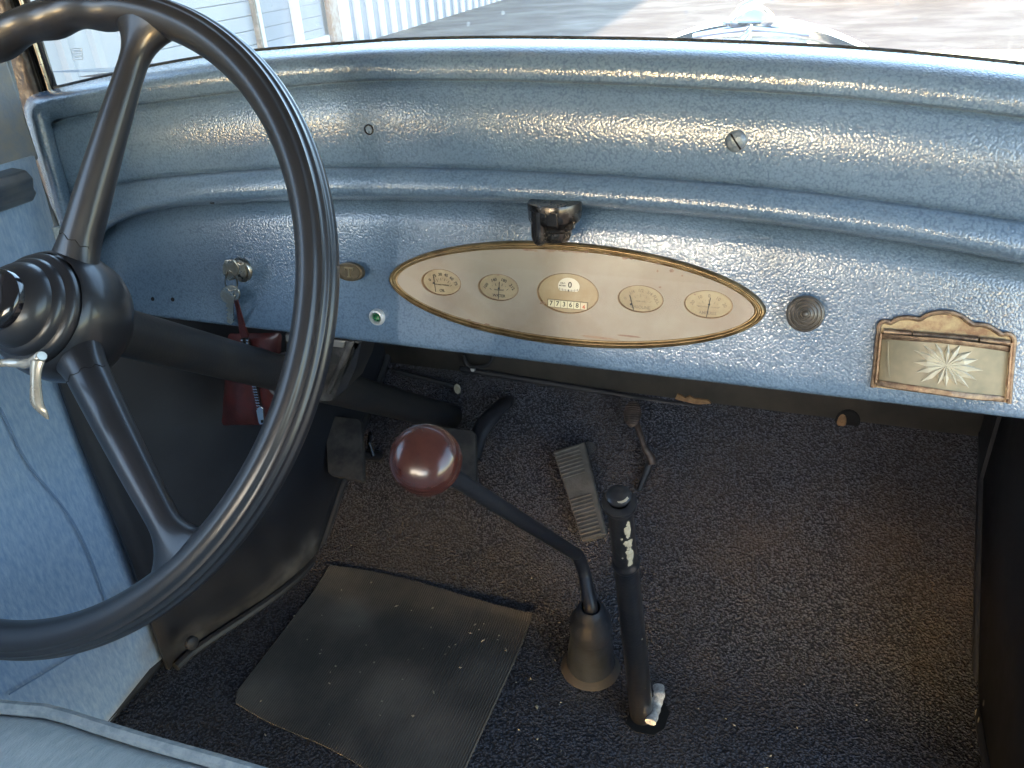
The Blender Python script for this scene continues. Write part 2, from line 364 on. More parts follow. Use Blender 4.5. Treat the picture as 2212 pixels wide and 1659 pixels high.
# white framed bays further along
door2 = B(); door2.box(wp((sC+sD)/2, 1.35, -.07), WT*(sD-sC), WN*.04, Z_*2.7); df2 = door2.out('blue_panel_door', doorb, gar)
zb = .3558-.169*2
while zb < 2.0:
    p = B(); p.box(wp((sC+sD)/2, zb+ph/2, -.04), WT*(sD-sC-.05), WN*.03, Z_*(ph-.008)); p.out('door_panel', doorb, df2, smooth=False); zb += ph
for px, m_, wd in ((553, rust, .06), (557, trimw, .09), (632, trimw, .14), (708, pinkb, .28)):
    s0 = ws(wallp(px, 40 if px > 600 else 78)); p = B(); p.box(wp(s0+(wd/2), 1.4, .02), WT*wd, WN*.08, Z_*2.8)
    p.out('post', m_, gar, label={rust: 'thin rusty post', trimw: 'white post', pinkb: 'chalky stained post'}[m_])
p = B(); p.box(wp((sC+sD)/2, .14, .0), WT*(sD-sC), WN*.07, Z_*.22); p.out('bottom_rail', trimw, gar)
p = B(); s0 = ws(wallp(715, 30)); s1 = ws(wallp(742, 25)); p.box(wp((s0+s1)/2+.2, 1.4, -.02), WT*(s1-s0), WN*.06, Z_*2.8); p.out('pale_panel', trimw, gar)
s0 = s1; blue = B(); blue.box(wp(s0+6, 1.4, -.05), WT*12, WN*.04, Z_*2.8); bd = blue.out('striped_door', doorb, gar)
for i in range(20):
    q = B(); q.box(wp(s0+.5+i*.48, 1.4, -.01), WT*.17, WN*.05, Z_*2.78); q.out('stripe', trimw, bd, smooth=False)
q = B(); q.box(wp((sB+sD)/2, .03, .10), WT*(sD-sB+1), WN*.32, Z_*.07); q.out('footing', pinkb, gar)
# weed at the foot of the chalky post
q = B(); c0 = PZ(727, 35, -CZ)
for i in range(60):
    a = random.random()*6.28; r = random.random()*.22; b0 = c0+V((math.cos(a)*r, math.sin(a)*r, .0)); h = .05+random.random()*.13
    d = V((random.uniform(-1, 1)*.06, random.uniform(-1, 1)*.06, h)); w_ = V((math.cos(a*3)*.02, math.sin(a*3)*.02, 0))
    q.add([b0-w_, b0+w_, b0+d], [(0, 1, 2)])
wd_ = q.out('weed', grassm, smooth=False); wd_['label'] = 'small green weed at the foot of the chalky garage post'; wd_['category'] = 'weed'

# dark parked car across the yard
pc = PZ(1850, -2, -CZ); pc = V((pc.x+.7, pc.y+1.6, 0))
car2 = thing('parked_car', pc, 'dark parked car across the yard, only its underside in view', 'car')
q = B(); prof = [(-2.2, .35), (-2.25, .7), (-1.5, .85), (-1.0, 1.38), (.7, 1.42), (1.4, .92), (2.2, .82), (2.25, .35)]
q.prism([pc+V((x, -.85, z)) for x, z in prof], (0, 1.7, 0)); q.out('body', carpaint, car2, bevel=.06, bseg=3)
q = B(); q.prism([pc+V((x, -.862, z)) for x, z in [(-1.25, .92), (-.92, 1.3), (.6, 1.33), (1.1, .95)]], (0, .01, 0)); q.out('side_window', black, car2)
for sx in (-1.4, 1.4):
    for sy in (-.8, .62):
        q = B(); q.lathe(pc+V((sx, sy, .32)), (0, 1, 0), [(0, 0), (.30, .0), (.32, .03), (.32, .15), (.30, .18), (0, .18)], 24)
        wh = q.out('wheel', tyre, car2); q = B(); q.lathe(pc+V((sx, sy-.012, .32)), (0, 1, 0), [(0, 0), (.18, 0), (.19, .02)], 20); q.out('hubcap', chrome, wh)

# ------------------------------------------------------------------ the car's body
CX = -.20
body = thing('vintage_car', V((CX, .3, FZ)), 'vintage car body: maroon and silver hood, dark windscreen posts, black footwell panels', 'car')
# hood and radiator
def arch(y, hw, ztop, zside, n=25, pw=2.2):
    out = []
    for i in range(n):
        t = -1+2*i/(n-1); out.append(V((HX+hw*t, y, zside+(ztop-zside)*(1-abs(t)**pw))))
    return out
pk = PY(1610, 44, 1.75); HX = pk.x+.012
RY = 1.75
ltip, rtip = PY(1425, 90, 1.45), PY(1880, 104, 1.45)
q = B(); rr_ = []
for i in range(10):
    t = i/9; y = .86+(RY-.86)*t
    rr_.append(arch(y, -(-.36)-.09*t, pk.z-.034+.012*t, pk.z-.15+.05*t, pw=2))
q.grid(rr_); q.out('hood', hoodm, body, label='pale reflective hood beyond the windscreen', sharp=60)
q = B(); q.tube([V((HX, .9, pk.z-.024)), V((HX, RY-.01, pk.z-.013))], .006, 8); q.out('hood_hinge', chrome, body)
q = B()
A1 = arch(RY, .27, pk.z-.016, pk.z-.105, pw=2); A2 = arch(RY+.07, .27, pk.z-.012, pk.z-.105, pw=2)
A3 = arch(RY, .285, pk.z-.004, pk.z-.098, pw=2); A4 = arch(RY+.07, .285, pk.z-.0, pk.z-.098, pw=2)
q.grid([A1, A3, A4, A2]); q.out('radiator_shell', chrome, body)
cap = B(); cp = PY(1622, 46, RY+.03)
cap.lathe(cp, Z_, [(0, -.01), (.050, -.006), (.056, .0), (.056, .003), (.046, .005), (.041, .012), (.030, .022), (.016, .028), (0, .03)], 36)
capo = cap.out('radiator_cap', chrome, body)
q = B(); q.tube([cp+V((-.035, -.03, .004)), cp+V((-.018, -.02, .026)), cp+V((.02, .0, .042)), cp+V((.075, .02, .050))], [.006, .012, .014, .006], 12, flat=.7); q.out('mascot', chrome, capo)
for sgn in (-1, 1):
    q = B(); q.tube(smooth_path([(HX, RY-.03, pk.z-.012), (HX+sgn*.05, RY-.02, pk.z-.018), (HX+sgn*.11, RY-.005, pk.z-.026)], 5), .0045, 8); q.out('shell_wing', chrome, body)
    q = B(); q.grid([[V((HX+sgn*(.30+.03*k), y, pk.z-.16-.09*k)) for k in range(3)] for y in (1.18, 1.4, RY)]); q.out('hood_side', hoodred, body)

# windscreen
ZT = PY(1106, 84, .65).z
post_z = 1.95
wsn = B()
pL, pR = PY(119, 194, .63), V((.40, .66, ZT))
q = B(); q.add([V((pL.x, .665, ZT-.03)), V((.42, .665, ZT-.03)), V((.42, .72, 1.62)), V((pL.x, .72, 1.62)),
                V((pL.x, .6654, ZT-.03)), V((.42, .6654, ZT-.03)), V((.42, .7239, 1.62)), V((pL.x, .7239, 1.62))],
               [(0, 1, 2, 3), (7, 6, 5, 4), (0, 4, 5, 1), (2, 6, 7, 3), (0, 3, 7, 4), (1, 2, 6, 5)])
q.out('windscreen', pane_m, body, smooth=False)
em_ = B(); mk_ = lambda x, y: PY(152+(x-450)*.1686, 104+(y-370)*.1686, .668)
for a_, b_ in (((455, 380), (595, 370)), ((595, 370), (615, 510)), ((615, 510), (490, 525)), ((490, 525), (455, 380)), ((470, 445), (605, 440)), ((485, 405), (590, 395)), ((490, 420), (592, 412)), ((505, 475), (600, 465)), ((512, 490), (603, 480))):
    em_.tube([mk_(*a_), mk_(*b_)], .0003, 5)
em_.out('etched_mark', mat('etch', (.45, .46, .50), .8), body)
def vpost(name, a, b_, y0, depth, m_, bev=.003, label=None, zlo=None):
    """vertical post whose foot spans pictures points a..b_ at depth y0"""
    p, r = PY(*a, y0), PY(*b_, y0); z0 = (zlo if zlo is not None else min(p.z, r.z)-.02)
    q = B(); q.prism([V((p.x, y0, z0)), V((r.x, y0, z0)), V((r.x, y0+depth, z0)), V((p.x, y0+depth, z0))], V((0, .0, 1.66-z0)))
    return q.out(name, m_, body, bevel=bev, label=label)
vpost('windscreen_post', (86, 207), (116, 194), .630, .008, black, .004, 'glossy black windscreen post')
vpost('post_bead', (77, 207), (83, 207), .624, .008, silver, .002)
vpost('inner_pillar', (38, 240), (76, 210), .615, .012, darkp, .006, 'brown black crackled inner pillar')
vpost('post_bead', (106, 207), (110, 207), .627, .004, nickel, .001)
q = B(); q.box((.44, .66, 1.45), (.07, 0, 0), (0, .08, 0), (0, 0, .42)); q.out('windscreen_post', black, body, bevel=.004)
# roof, rear and sides: unseen cabin shell with openings
q = B(); q.box((CX, .06, 1.69), (1.24, 0, 0), (0, 1.66, 0), (0, 0, .05)); q.out('roof', liner, body, bevel=.02, smooth=False)
q = B(); ry = -.76
q.box((CX, ry, 1.03), (1.16, 0, 0), (0, .03, 0), (0, 0, .60)); q.box((CX, ry, 1.635), (1.16, 0, 0), (0, .03, 0), (0, 0, .06))
q.box((CX-.46, ry, 1.465), (.24, 0, 0), (0, .03, 0), (0, 0, .28)); q.box((CX+.455, ry, 1.465), (.25, 0, 0), (0, .03, 0), (0, 0, .28))
q.out('added_rear_panel', liner, body, smooth=False)  # added out of view; its opening confines the sun beam on the dash
for xs_ in (-.79, .40):
    q = B(); q.box((xs_, -.50, 1.18), (.02, 0, 0), (0, .50, 0), (0, 0, .96)); q.out('added_quarter_panel', liner, body, smooth=False)  # unseen, added to block stray sun past the rear
# unseen foliage added behind the car: its crown thins the low sun
TD = V((math.sin(SUN_AZ), math.cos(SUN_AZ), 0))
DT = 14.0
tb_ = TD*DT
added_tree = thing('added_tree', tb_, 'unseen leafy foliage added behind the car to thin the low sun', 'added_tree')
ch_ = 1.2+DT*math.tan(SUN_EL)
q = B(); q.tube([tb_, tb_+V((.05, 0, 1.5)), tb_+V((-.05, .1, ch_-1.6)), tb_+V((.1, .1, ch_+.6))], [.24, .20, .15, .05], 12)
rt = random.Random(5)
for k in range(18):
    a = rt.random()*6.28; z0_ = ch_-1.6+rt.random()*1.6; l = 1+rt.random()*1.2
    q.tube([tb_+V((0, 0, z0_)), tb_+V((math.cos(a)*l*.5, math.sin(a)*l*.5, z0_+.3)), tb_+V((math.cos(a)*l, math.sin(a)*l, z0_+.7))], [.05, .03, .012], 8)
q.out('trunk', mat('bark', (.10, .07, .05), .9), added_tree)
q = B()
for _ in range(LEAVES):
    while True:
        x_, y_, z_ = rt.uniform(-1, 1), rt.uniform(-1, 1), rt.uniform(-1, 1)
        if x_*x_+y_*y_+z_*z_ < 1 and noise.noise(V((x_*2.2, y_*2.2, z_*2.2))) > -.28: break
    p_ = tb_+V((x_*1.9, y_*1.6, ch_+z_*.95))
    d1 = V((rt.gauss(0, 1), rt.gauss(0, 1), rt.gauss(0, 1))).normalized()*.045; d2 = d1.orthogonal().normalized()*.026
    q.add([p_-d1, p_+d2, p_+d1, p_-d2], [(0, 1, 2, 3)])
q.out('crown', mat('leaf', (.07, .12, .03), .6, col2=(.10, .15, .04), nscale=2), added_tree, smooth=False, kind='stuff')

# footwell: toe board, floor edge panels
FR, FL = .262, -.70
kp = [V((-.688, .50)), V((-.686, .53)), V((-.628, .69)), V((-.622, .84)), V((-.615, 1.03))]
kz = lambda y: FZ if y < .75 else FZ+.75*(y-.75)
q = B(); rows = []
for i in range(26):
    y = .505+(1.03-.505)*i/25
    kk = [(p[1], p[0]) for p in kp]; x = catmull([(a, b_) for a, b_ in kk], y)[0]
    rows.append([V((x+.004*math.sin(j*.6+y*9), y, kz(y)+.006+(1.075-kz(y))*j/14)) for j in range(15)])
kickw = mat('worn_leatherette', (.012, .014, .020), .45, col2=(.021, .023, .030), nscale=7, ndet=5, bump=.25, bscale=420, bdist=.0006, rough2=.55)
bo = V(body.location)
patches(kickw, [(PX(620, 1250, -.632)-bo, .01, .055), (PX(655, 1190, -.630)-bo, .008, .045), (PX(570, 1300, -.645)-bo, .005, .05), (PX(430, 1395, -.675)-bo, .0, .05), (PX(500, 1350, -.66)-bo, .0, .035)], (.13, .13, .135), .75, 60)
q.grid(rows); ko = q.out('kick_panel', kickw, body, label='black leatherette panel left of the pedals')
so_ = ko.modifiers.new('s', 'SOLIDIFY'); so_.thickness = .006; so_.offset = 0
q = B(); q.lathe(PZ(410, 1388, -.745)+V((.004, 0, 0)), (1, -.2, .1), [(.0085, -.004), (.0085, .001), (.006, .003), (0, .0035)], 20); q.out('panel_screw', kickm, body)
# rolled lower edge of kick panel
ed = [V((catmull([(p[1], p[0]) for p in kp], y)[0]+.006, y, kz(y)+.008)) for y in [.51+.52*i/24 for i in range(25)]]
q = B(); q.tube(ed, .006, 8); q.out('panel_edge', kickm, body)
q = B(); q.grid([[V((FR+.004, y, z)) for z in (kz(y)-.01, kz(y)+.15, 1.05)] for y in (.50, .6, .75, .9, 1.03)]); ko = q.out('kick_panel', kickm, body, label='black panel at the right end of the footwell')
ko.modifiers.new('s', 'SOLIDIFY').thickness = .006
ed = [V((FR-.002, y, kz(y)+.006)) for y in [.48, .5, .7, .75, .77, .8, .9, 1.0, 1.015]]
q = B(); q.tube(ed, .006, 10); tr = q.out('carpet_binding', kickm, body, label='dark binding down the right carpet edge with beige chips')
for (px, py, r) in ((2105, 1517, 6), (2129, 1520, 6), (2112, 1539, 7), (2118, 1556, 6), (2182, 1650, 14), (2176, 1640, 8)):
    c = PX(px, py, FR-.006) if py < 1600 else PZ(px, py, -.79); a0 = random.random()
    chips = B(); chips.add([c+V((-.002, math.cos(t+a0)*r*.0005*random.uniform(.7, 1.2), math.sin(t+a0)*r*.0007)) for t in [k*.785 for k in range(8)]], [tuple(range(8))]); chips.out('chip', chip_m, tr)
# firewall
q = B(); z0 = FZ+.75*(1.02-.75)-.01
q.grid([[V((x, 1.025, z)) for x in (-.80, -.4, 0, FR+.15)] for z in (z0, 1.0, 1.25)]); fwo = q.out('firewall', fire_m, body, label='grey brown firewall in the shade under the dashboard')
fwo.modifiers.new('s', 'SOLIDIFY').thickness = .01
q = B(); q.tube([PY(995, 797, 1.012), PY(1430, 868, 1.012), PY(2118, 966, 1.012)], .005, 10); q.out('binding', kickm, fwo)
q = B(); q.box(PY(2190, 930, .99)+V((.02, 0, .02)), (.10, 0, 0), (0, .06, 0), (0, 0, .35)); q.out('dark_corner', kickm, fwo)
q = B(); c = [PY(x, y, 1.011) for x, y in ((1458, 862), (1463, 852), (1472, 855), (1480, 860), (1490, 856), (1500, 862), (1512, 863), (1530, 866), (1536, 872), (1505, 874), (1480, 868))]
q.prism(c, (0, .004, 0)); q.out('bare_patch', wood, fwo, smooth=False)
q = B(); q.lathe(PY(1831, 910, 1.011), (0, -1, 0), [(0, .002), (.014, .002), (.016, 0)], 20, sy=1.2); q.out('hole', hole_m, fwo)
q = B(); q.lathe(PY(1818, 912, 1.009), (0, -1, 0), [(0, .002), (.004, .002), (.006, 0)], 12, sy=2.2); q.out('bare_patch', wood, fwo)
q = B(); q.lathe(PY(1022, 797, 1.002), (0, -1, 0), [(0, .004), (.0035, .003), (.0042, 0)], 14); q.out('white_dot', trimw, fwo)  # small white dot set on the firewall
q = B(); q.tube(smooth_path([tuple(PY(x, y, 1.0)) for x, y in ((1003, 765), (1006, 782), (1018, 792), (1050, 790), (1062, 775), (1060, 762))], 5), .003, 8); q.out('cable', kickm, fwo)
# panel flap around the column
q = B(); fl = [(800, 740), (800, 790), (850, 800), (940, 822), (985, 835), (993, 850), (990, 880), (980, 905), (800, 905)]
P_ = [PY(x, y, .985) for x, y in fl]; q.tube(P_[2:8], .004, 8); q.out('cover_edge', kickm, body)
q = B(); q.lathe(PY(988, 840, .98), (0, -1, 0), [(0, .002), (.005, .002), (.006, 0)], 8, sy=1.6); q.out('edge_chip', chip_m, body)

# floor: loop carpet over floor and toe board
q = B(); rows = []
ys = [-1.0, -.5, 0, .2, .4, .55, .65, .68, .70, .72, .74, .76, .78, .80, .82, .85, .9, .95, 1.0, 1.03]
def fz(y):
    if y < .66: return FZ
    if y > .84: return FZ+.75*(y-.75)
    t = (y-.66)/.18; return FZ+.75*.09*t*t
for y in ys: rows.append([V((x, y, fz(y)+.0)) for x in [-.76+(FR+.01+.76)*i/12 for i in range(13)]])
patches(carpet_m, [(PZ(1150, 1230, -.78), .03, .13), (PZ(930, 1150, -.76), .02, .12), (PZ(1270, 1480, -.80), .02, .05)], (.115, .104, .10), .4, 25)
q.grid(rows); fo = q.out('floor', carpet_m); fo['kind'] = 'structure'; fo['label'] = 'dark grey loop pile carpet over floor and toe board'
# crumbs
q = B()
for i in range(85):
    x, y = random.uniform(-.6, .2), random.gauss(.62, .09)
    if i % 3 == 0: x = random.uniform(-.55, -.2)
    z = fz(y)+.003 + (.006 if -.59 < x < -.28 and .48 < y < .74 else 0); r = random.uniform(.0005, .0015)*(1.6 if random.random() < .08 else 1)
    a = random.random()*3; d = V((math.cos(a), math.sin(a), 0))*r*random.uniform(1, 3); e = V((-math.sin(a), math.cos(a), 0))*r
    c = V((x, y, z)); q.add([c-d, c-e, c+d, c+e, c+V((0, 0, r))], [(0, 1, 4), (1, 2, 4), (2, 3, 4), (3, 0, 4)])
cb = q.out('crumbs', bitm, smooth=False); cb['kind'] = 'stuff'; cb['label'] = 'pale crumbs and grit scattered on carpet and rubber mat'

# door with cloth trim on the left
DX = -.705
dtop = CZ-.16
door = thing('car_door', V((DX, .2, FZ)), 'left car door lined in faded blue velour with a garnish ledge', 'car door')
q = B(); rows = []
front = [(-.9, .548), (-.81, .528), (-.72, .53), (-.62, .536), (-.5, .545), (-.4, .553), (-.235, .570), (-.16, .573)]
nz_ = 40
for i in range(nz_+1):
    z = -.79+(.79-.16)*i/nz_; yf = catmull(front, z)[0]
    zz = CZ+z
    rows.append([V((DX+.004*noise.noise(V((t*3, z*5, 0)))*2+(.003 if t > .985 else 0), yf-(1-t)*(1.45), zz)) for t in [k/40 for k in range(41)]])
do_ = V(door.location)
patches(velour, [(PX(345, 1380, DX)-do_, .01, .05), (PX(300, 1500, DX)-do_, .005, .045), (PX(335, 1290, DX)-do_, .0, .035), (PX(250, 1330, DX)-do_, .0, .05)], (.20, .185, .165), .8, 40)
q.grid(rows); dp = q.out('door_lining', velour, door)
dp.modifiers.new('s', 'SOLIDIFY').thickness = .01
ed = [V((DX+.003, catmull(front, z)[0]+.001, CZ+z)) for z in [-.79+.56*i/30 for i in range(31)]]
q = B(); q.tube(ed, .004, 8); q.out('lining_edge', piping_m, door)
# seams in the lining
for pts in (((0, 880), (60, 1000), (140, 1100), (190, 1190), (230, 1300), (250, 1360)), ((20, 1500), (120, 1440), (230, 1370), (330, 1290))):
    q = B(); q.tube(smooth_path([tuple(PX(x, y, DX+.0046)) for x, y in pts], 6), .0009, 6); q.out('seam', seam_m, door)
# soiled strip along the lining's front lower edge
q = B(); out_ = [(292, 1083), (318, 1180), (345, 1290), (370, 1380), (381, 1413), (374, 1420), (378, 1438), (360, 1455), (320, 1490), (280, 1525), (262, 1540), (300, 1490), (328, 1440), (330, 1380), (322, 1310), (300, 1200), (282, 1110)]
q.add([PX(x, y, DX+.0062) for x, y in out_], [tuple(range(len(out_)))])
q = B(); q.tube([V((DX-.01, -.8, FZ+.012)), V((DX-.008, .53, FZ+.012))], .012, 8); q.out('sill_strip', kickm, door)
# garnish ledge and upper trim
le = PX(62, 393, -.69)
q = B(); q.prism([V((DX-.02, le.y, le.z+.016)), V((DX+.018, le.y, le.z+.012)), V((DX+.024, le.y, le.z+.004)), V((DX+.020, le.y, le.z-.006)), V((DX+.022, le.y, le.z-.010)), V((DX+.014, le.y, le.z-.018)), V((DX-.02, le.y, le.z-.018))], (0, -1.4, 0))
q.out('garnish_ledge', darkp if 0 else mat('ledge_paint', (.055, .070, .095), .3, col2=(.085, .095, .11), nscale=50, coat=.4), door, bevel=.004, label='dark blue garnish ledge')
q = B(); zt = le.z+.012
a_ = PX(48, 385, DX+.004); b_ = PX(-2, 145, DX+.004)
q.prism([V((DX, .582, zt)), V((DX, .590, 1.66)), V((DX, .36, 1.66)), V((DX, .30, zt))], (-.02, 0, 0))
q.out('upper_trim', dirtyv, door, bevel=.003)
q = B(); q.tube(smooth_path([tuple(PY(x, y, .585)) for x, y in ((-12, 60), (3, 115), (18, 174), (33, 234), (50, 308), (68, 368), (90, 430), (118, 498), (150, 580), (200, 760))], 6), .0062, 12)
wl = q.out('windlace', mat('windlace_cloth', (.17, .19, .20), .85, col2=(.11, .12, .13), nscale=35, bump=.5, bscale=400, bdist=.001, spec=.2), body, label='cloth covered windlace beside the door opening')
q = B(); q.tube([V((DX-.015, -.45, 1.0)), V((DX-.015, -.13, 1.66))], .012, 12); q.out('hood_iron', darkp, body)
q = B(); q.box((DX-.012, -.1, 1.655), (.03, 0, 0), (0, 1.55, 0), (0, 0, .05)); q.out('roof_rail', liner, body)
# right door (open to the photographer): only its sill and pillar stand there
q = B(); q.tube([V((.45, -.45, 1.0)), V((.43, -.13, 1.66))], .012, 12); q.out('hood_iron', darkp, body)

# seat
seat = thing('seat', V((CX, -.05, FZ)), 'pale blue grey velour bench seat at the lower left', 'seat')
SK = sorted([(PZ(px, py, -.446).x, PZ(px, py, -.446).y) for px, py in ((0, 1522), (104, 1531), (222, 1566), (333, 1600), (434, 1628), (541, 1659))])
SK = [(-.70, SK[0][1]-.012)]+SK+[(-.05, SK[-1][1]+.004), (.26, SK[-1][1]-.01)]
def syf(x): return catmull(SK, x)[0]-.003
q = B(); rows = []
for i in range(49):
    x = -.68+.94*i/48; yf = syf(x); zt = CZ-.442; r = []
    for (dy, dz) in ((-.60, .02), (-.45, .022), (-.30, .020), (-.20, .017), (-.12, .012), (-.06, .006), (-.03, .002), (-.012, -.002), (0, -.010), (.004, -.03), (.0, -.10), (-.01, -.20)):
        r.append(V((x, yf+dy, zt+dz+.0035*noise.noise(V((x*9, dy*9, 1))))))
    rows.append(r)
q.grid(rows); q.out('cushion', velour2, seat, sharp=80)
q = B(); q.tube([V((-.68+.94*i/48, syf(-.68+.94*i/48)+.001, CZ-.446)) for i in range(49)], .0048, 8); q.out('welt', piping_m, seat)
for x0, sl_ in ((-.385, .22), (-.31, .10)):
    q = B(); pts = []
    for k in range(10):
        dy = -.015-.05*k; x = x0+sl_*(dy); pts.append((x, syf(x)+dy, CZ-.442+(.002 if k < 1 else .0055+.0095*min(1, k/6)) - .0045))
    q.tube(smooth_path(pts, 3), .0012, 6); q.out('seam', velour2, seat)
q = B(); q.box((CX, -.52, 1.02), (.92, 0, 0), (0, .16, -.03), (0, .03, .40)); q.out('backrest', velour2, seat, bevel=.05, bseg=4)

# ------------------------------------------------------------------ dashboard
dash = thing('dashboard', PY(1106, 775, .6), 'blue hammertone painted steel dashboard and cowl below the windscreen', 'dashboard')
xu = lambda x: .2+.8*(x-100)/2200
outer = [(0, 175, 640, 0.6040), (.06, 122, 490, 0.6040), (.105, 98, 397, 0.6058), (.135, 76, 329, 0.6083), (.168, 53, 245, 0.6132), (.182, 54, 222, 0.6163), (.193, 66, 205, 0.6193),
         (xu(118), 118, 192, 0.6242), (xu(229), 229, 166, 0.6304), (xu(309), 309, 148, 0.6341), (xu(434), 434, 126, 0.6377), (xu(545), 545, 112, 0.6402), (xu(768), 768, 94, 0.6439),
         (xu(887), 887, 87, 0.6500), (xu(1060), 1060, 83.5, 0.6500), (xu(1270), 1270, 85, 0.6500), (xu(1481), 1481, 89.5, 0.6500), (xu(1791), 1791, 103, 0.6500), (xu(2000), 2000, 119, 0.6500), (xu(2212), 2212, 141, 0.6500), (xu(2420), 2420, 166, 0.6500)]
inner = [(0, 212, 640, 0.5965), (.06, 178, 520, 0.5970), (.105, 152, 420, 0.5979), (.135, 134, 345, 0.5989), (.168, 117, 285, 0.6003), (.182, 112, 268, 0.6008), (.193, 118, 261, 0.6010),
         (xu(142), 142, 255, 0.6015), (xu(229), 229, 238, 0.6022), (xu(309), 309, 225, 0.6029), (xu(434), 434, 208, 0.6036), (xu(545), 545, 194, 0.6041), (xu(768), 768, 175, 0.6050),
         (xu(887), 887, 172, 0.6050), (xu(1060), 1060, 173, 0.6050), (xu(1270), 1270, 179, 0.6050), (xu(1481), 1481, 188, 0.6050), (xu(1791), 1791, 207, 0.6050), (xu(2000), 2000, 228, 0.6050), (xu(2212), 2212, 253, 0.6050), (xu(2420), 2420, 281, 0.6050)]
lowc = [(0, 165, 428, .600), (.035, 200, 415, .598), (.07, 240, 403.5, .597), (.12, 347, 385, .594), (.20, 521, 370, .592), (.25, 625, 364.5, .592), (.29, 713, 363, .592), (.38, 921, 364, .592),
        (.475, 1130, 371, .592), (.63, 1481, 392, .592), (.735, 1722, 415, .592), (.857, 2000, 451, .592), (.95, 2212, 484, .592), (1.04, 2420, 523, .592)]
ledge = [(0, 203, 560, .598), (.035, 222, 505, .592), (.07, 278, 468, .590), (.12, 370, 445, .588), (.20, 521, 433, .586), (.25, 625, 429, .586), (.29, 713, 427.5, .586), (.38, 921, 428.5, .586),
         (.475, 1130, 435, .586), (.63, 1481, 461, .586), (.735, 1722, 487, .586), (.857, 2000, 528, .586), (.95, 2212, 566, .586), (1.04, 2420, 607, .586)]
NU = 240
def lerp(a, b_, t): return [x+(y-x)*t for x, y in zip(a, b_)]
def grid_between(k1, k2, table, u0, u1, NUU=NU):
    """table: (fraction, extra px down, extra Y)"""
    rows = []
    for fr, dpx, dY in table:
        r = []
        for i in range(NUU+1):
            u = u0+(u1-u0)*i/NUU; a, b_ = catmull(k1, u), catmull(k2, u); x, y, Yd = lerp(a, b_, fr); r.append(PY(x, y+dpx, Yd+dY))
        rows.append(r)
    return rows
cw = B()
# roll under the glass (inner -> outer), then tucked down behind the seal
A = grid_between(inner, outer, [(.0, 0, .004), (.015, 0, .001), (.035, 0, -.0015), (.07, 0, -.0035), (.12, 0, -.0060), (.2, 0, -.0100), (.3, 0, -.0140), (.4, 0, -.0175), (.5, 0, -.0200), (.6, 0, -.0215), (.7, 0, -.0215), (.8, 0, -.0190), (.87, 0, -.0150), (.93, 0, -.0095), (.97, 0, -.0045), (1, 0, .0)], 0, 1.04)
cw.grid(A)
tuck = [[p + V((0, .02, -.012)) for p in A[-1]], [p+V((0, .06, -.06)) for p in A[-1]]]
cw.grid([A[-1]]+tuck)
uC = .193
inner2 = [( (u-uC)/(1-uC), x, y, Yd) for u, x, y, Yd in inner if u >= uC]
# panel between the two creases; low crease re-keyed on the same x
x_ok = lambda k: k[1] >= 142 and k[2] < 300
def key_by_x(k): return [((x-118)/2302, x, y, Yd) for _, x, y, Yd in k]
i2 = key_by_x([k for k in inner if k[0] >= uC]); l2 = key_by_x(lowc)
l2 = [((x-146)/(2420-146), x, y, Yd) for _, x, y, Yd in [(0, 146, 434, lowc[0][3])]+lowc[1:]]
i2 = [((x-108)/(2420-108), x, y, Yd) for _, x, y, Yd in [(0, 108, 270, inner[7][3])]+[k for k in inner if x_ok(k)]]
Bt = [(0, 0, .004), (.012, 0, .0065), (.03, 0, .0058)]+[(f_, 0, .0042-.0085*math.sin(math.pi*f_**.8)**.85) for f_ in [.06+.88*k/16 for k in range(17)]]+[(.965, 0, .0045), (.985, 0, .0060), (1, -1, .004)]
cw.grid(grid_between(i2, l2, Bt, 0, 1.0))
g1 = [((x-146)/(2420-146), x, y, Yd) for _, x, y, Yd in [(0, 146, 434, lowc[0][3])]+lowc[1:]]; g2 = [((x-180)/(2420-180), x, y, Yd) for _, x, y, Yd in [(0, 180, 585, ledge[0][3])]+ledge[1:]]
Ct = [(0, -1, .004), (0, 0, .0005), (.03, 0, -.0018), (.08, 0, -.0034), (.2, 0, -.0055), (.35, 0, -.0072), (.5, 0, -.0082), (.65, 0, -.0086), (.8, 0, -.0078), (.9, 0, -.0056), (.96, 0, -.0025), (1.0, 0, .002), (1.0, 3, .012), (1.0, 5.5, .022), (1.0, 5.5, .035)]
cw.grid(grid_between(g1, g2, Ct, 0, 1.0))
cwo = cw.out('cowl_panel', hammer, dash, sharp=75)
bd = B()
bot = [(0, 205, 669, .582), (1.0, 2420, 929.5, .582)]
Dt = [(0, 4.5, .006), (0.01, 5.0, .004), (.02, 5.5, .003), (.05, 6, .0005), (.09, 5, -.0015), (.14, 3, -.0025), (.2, 1, -.0025), (.35, 0, -.0016), (.5, 0, -.0006), (.7, 0, 0), (.88, 0, .0), (.97, 0, .0), (.985, 0, .0006), (.995, 0, .0018), (1, 0, .004), (1.0, -1, .012), (1.0, -3, .03)]
g2b = [(u, x, y, .6145) for u, x, y, Yd in g2]
bd.grid(grid_between(g2b, bot, Dt, 0, 1.0))
bdo = bd.out('instrument_board', hammer, dash, sharp=75)
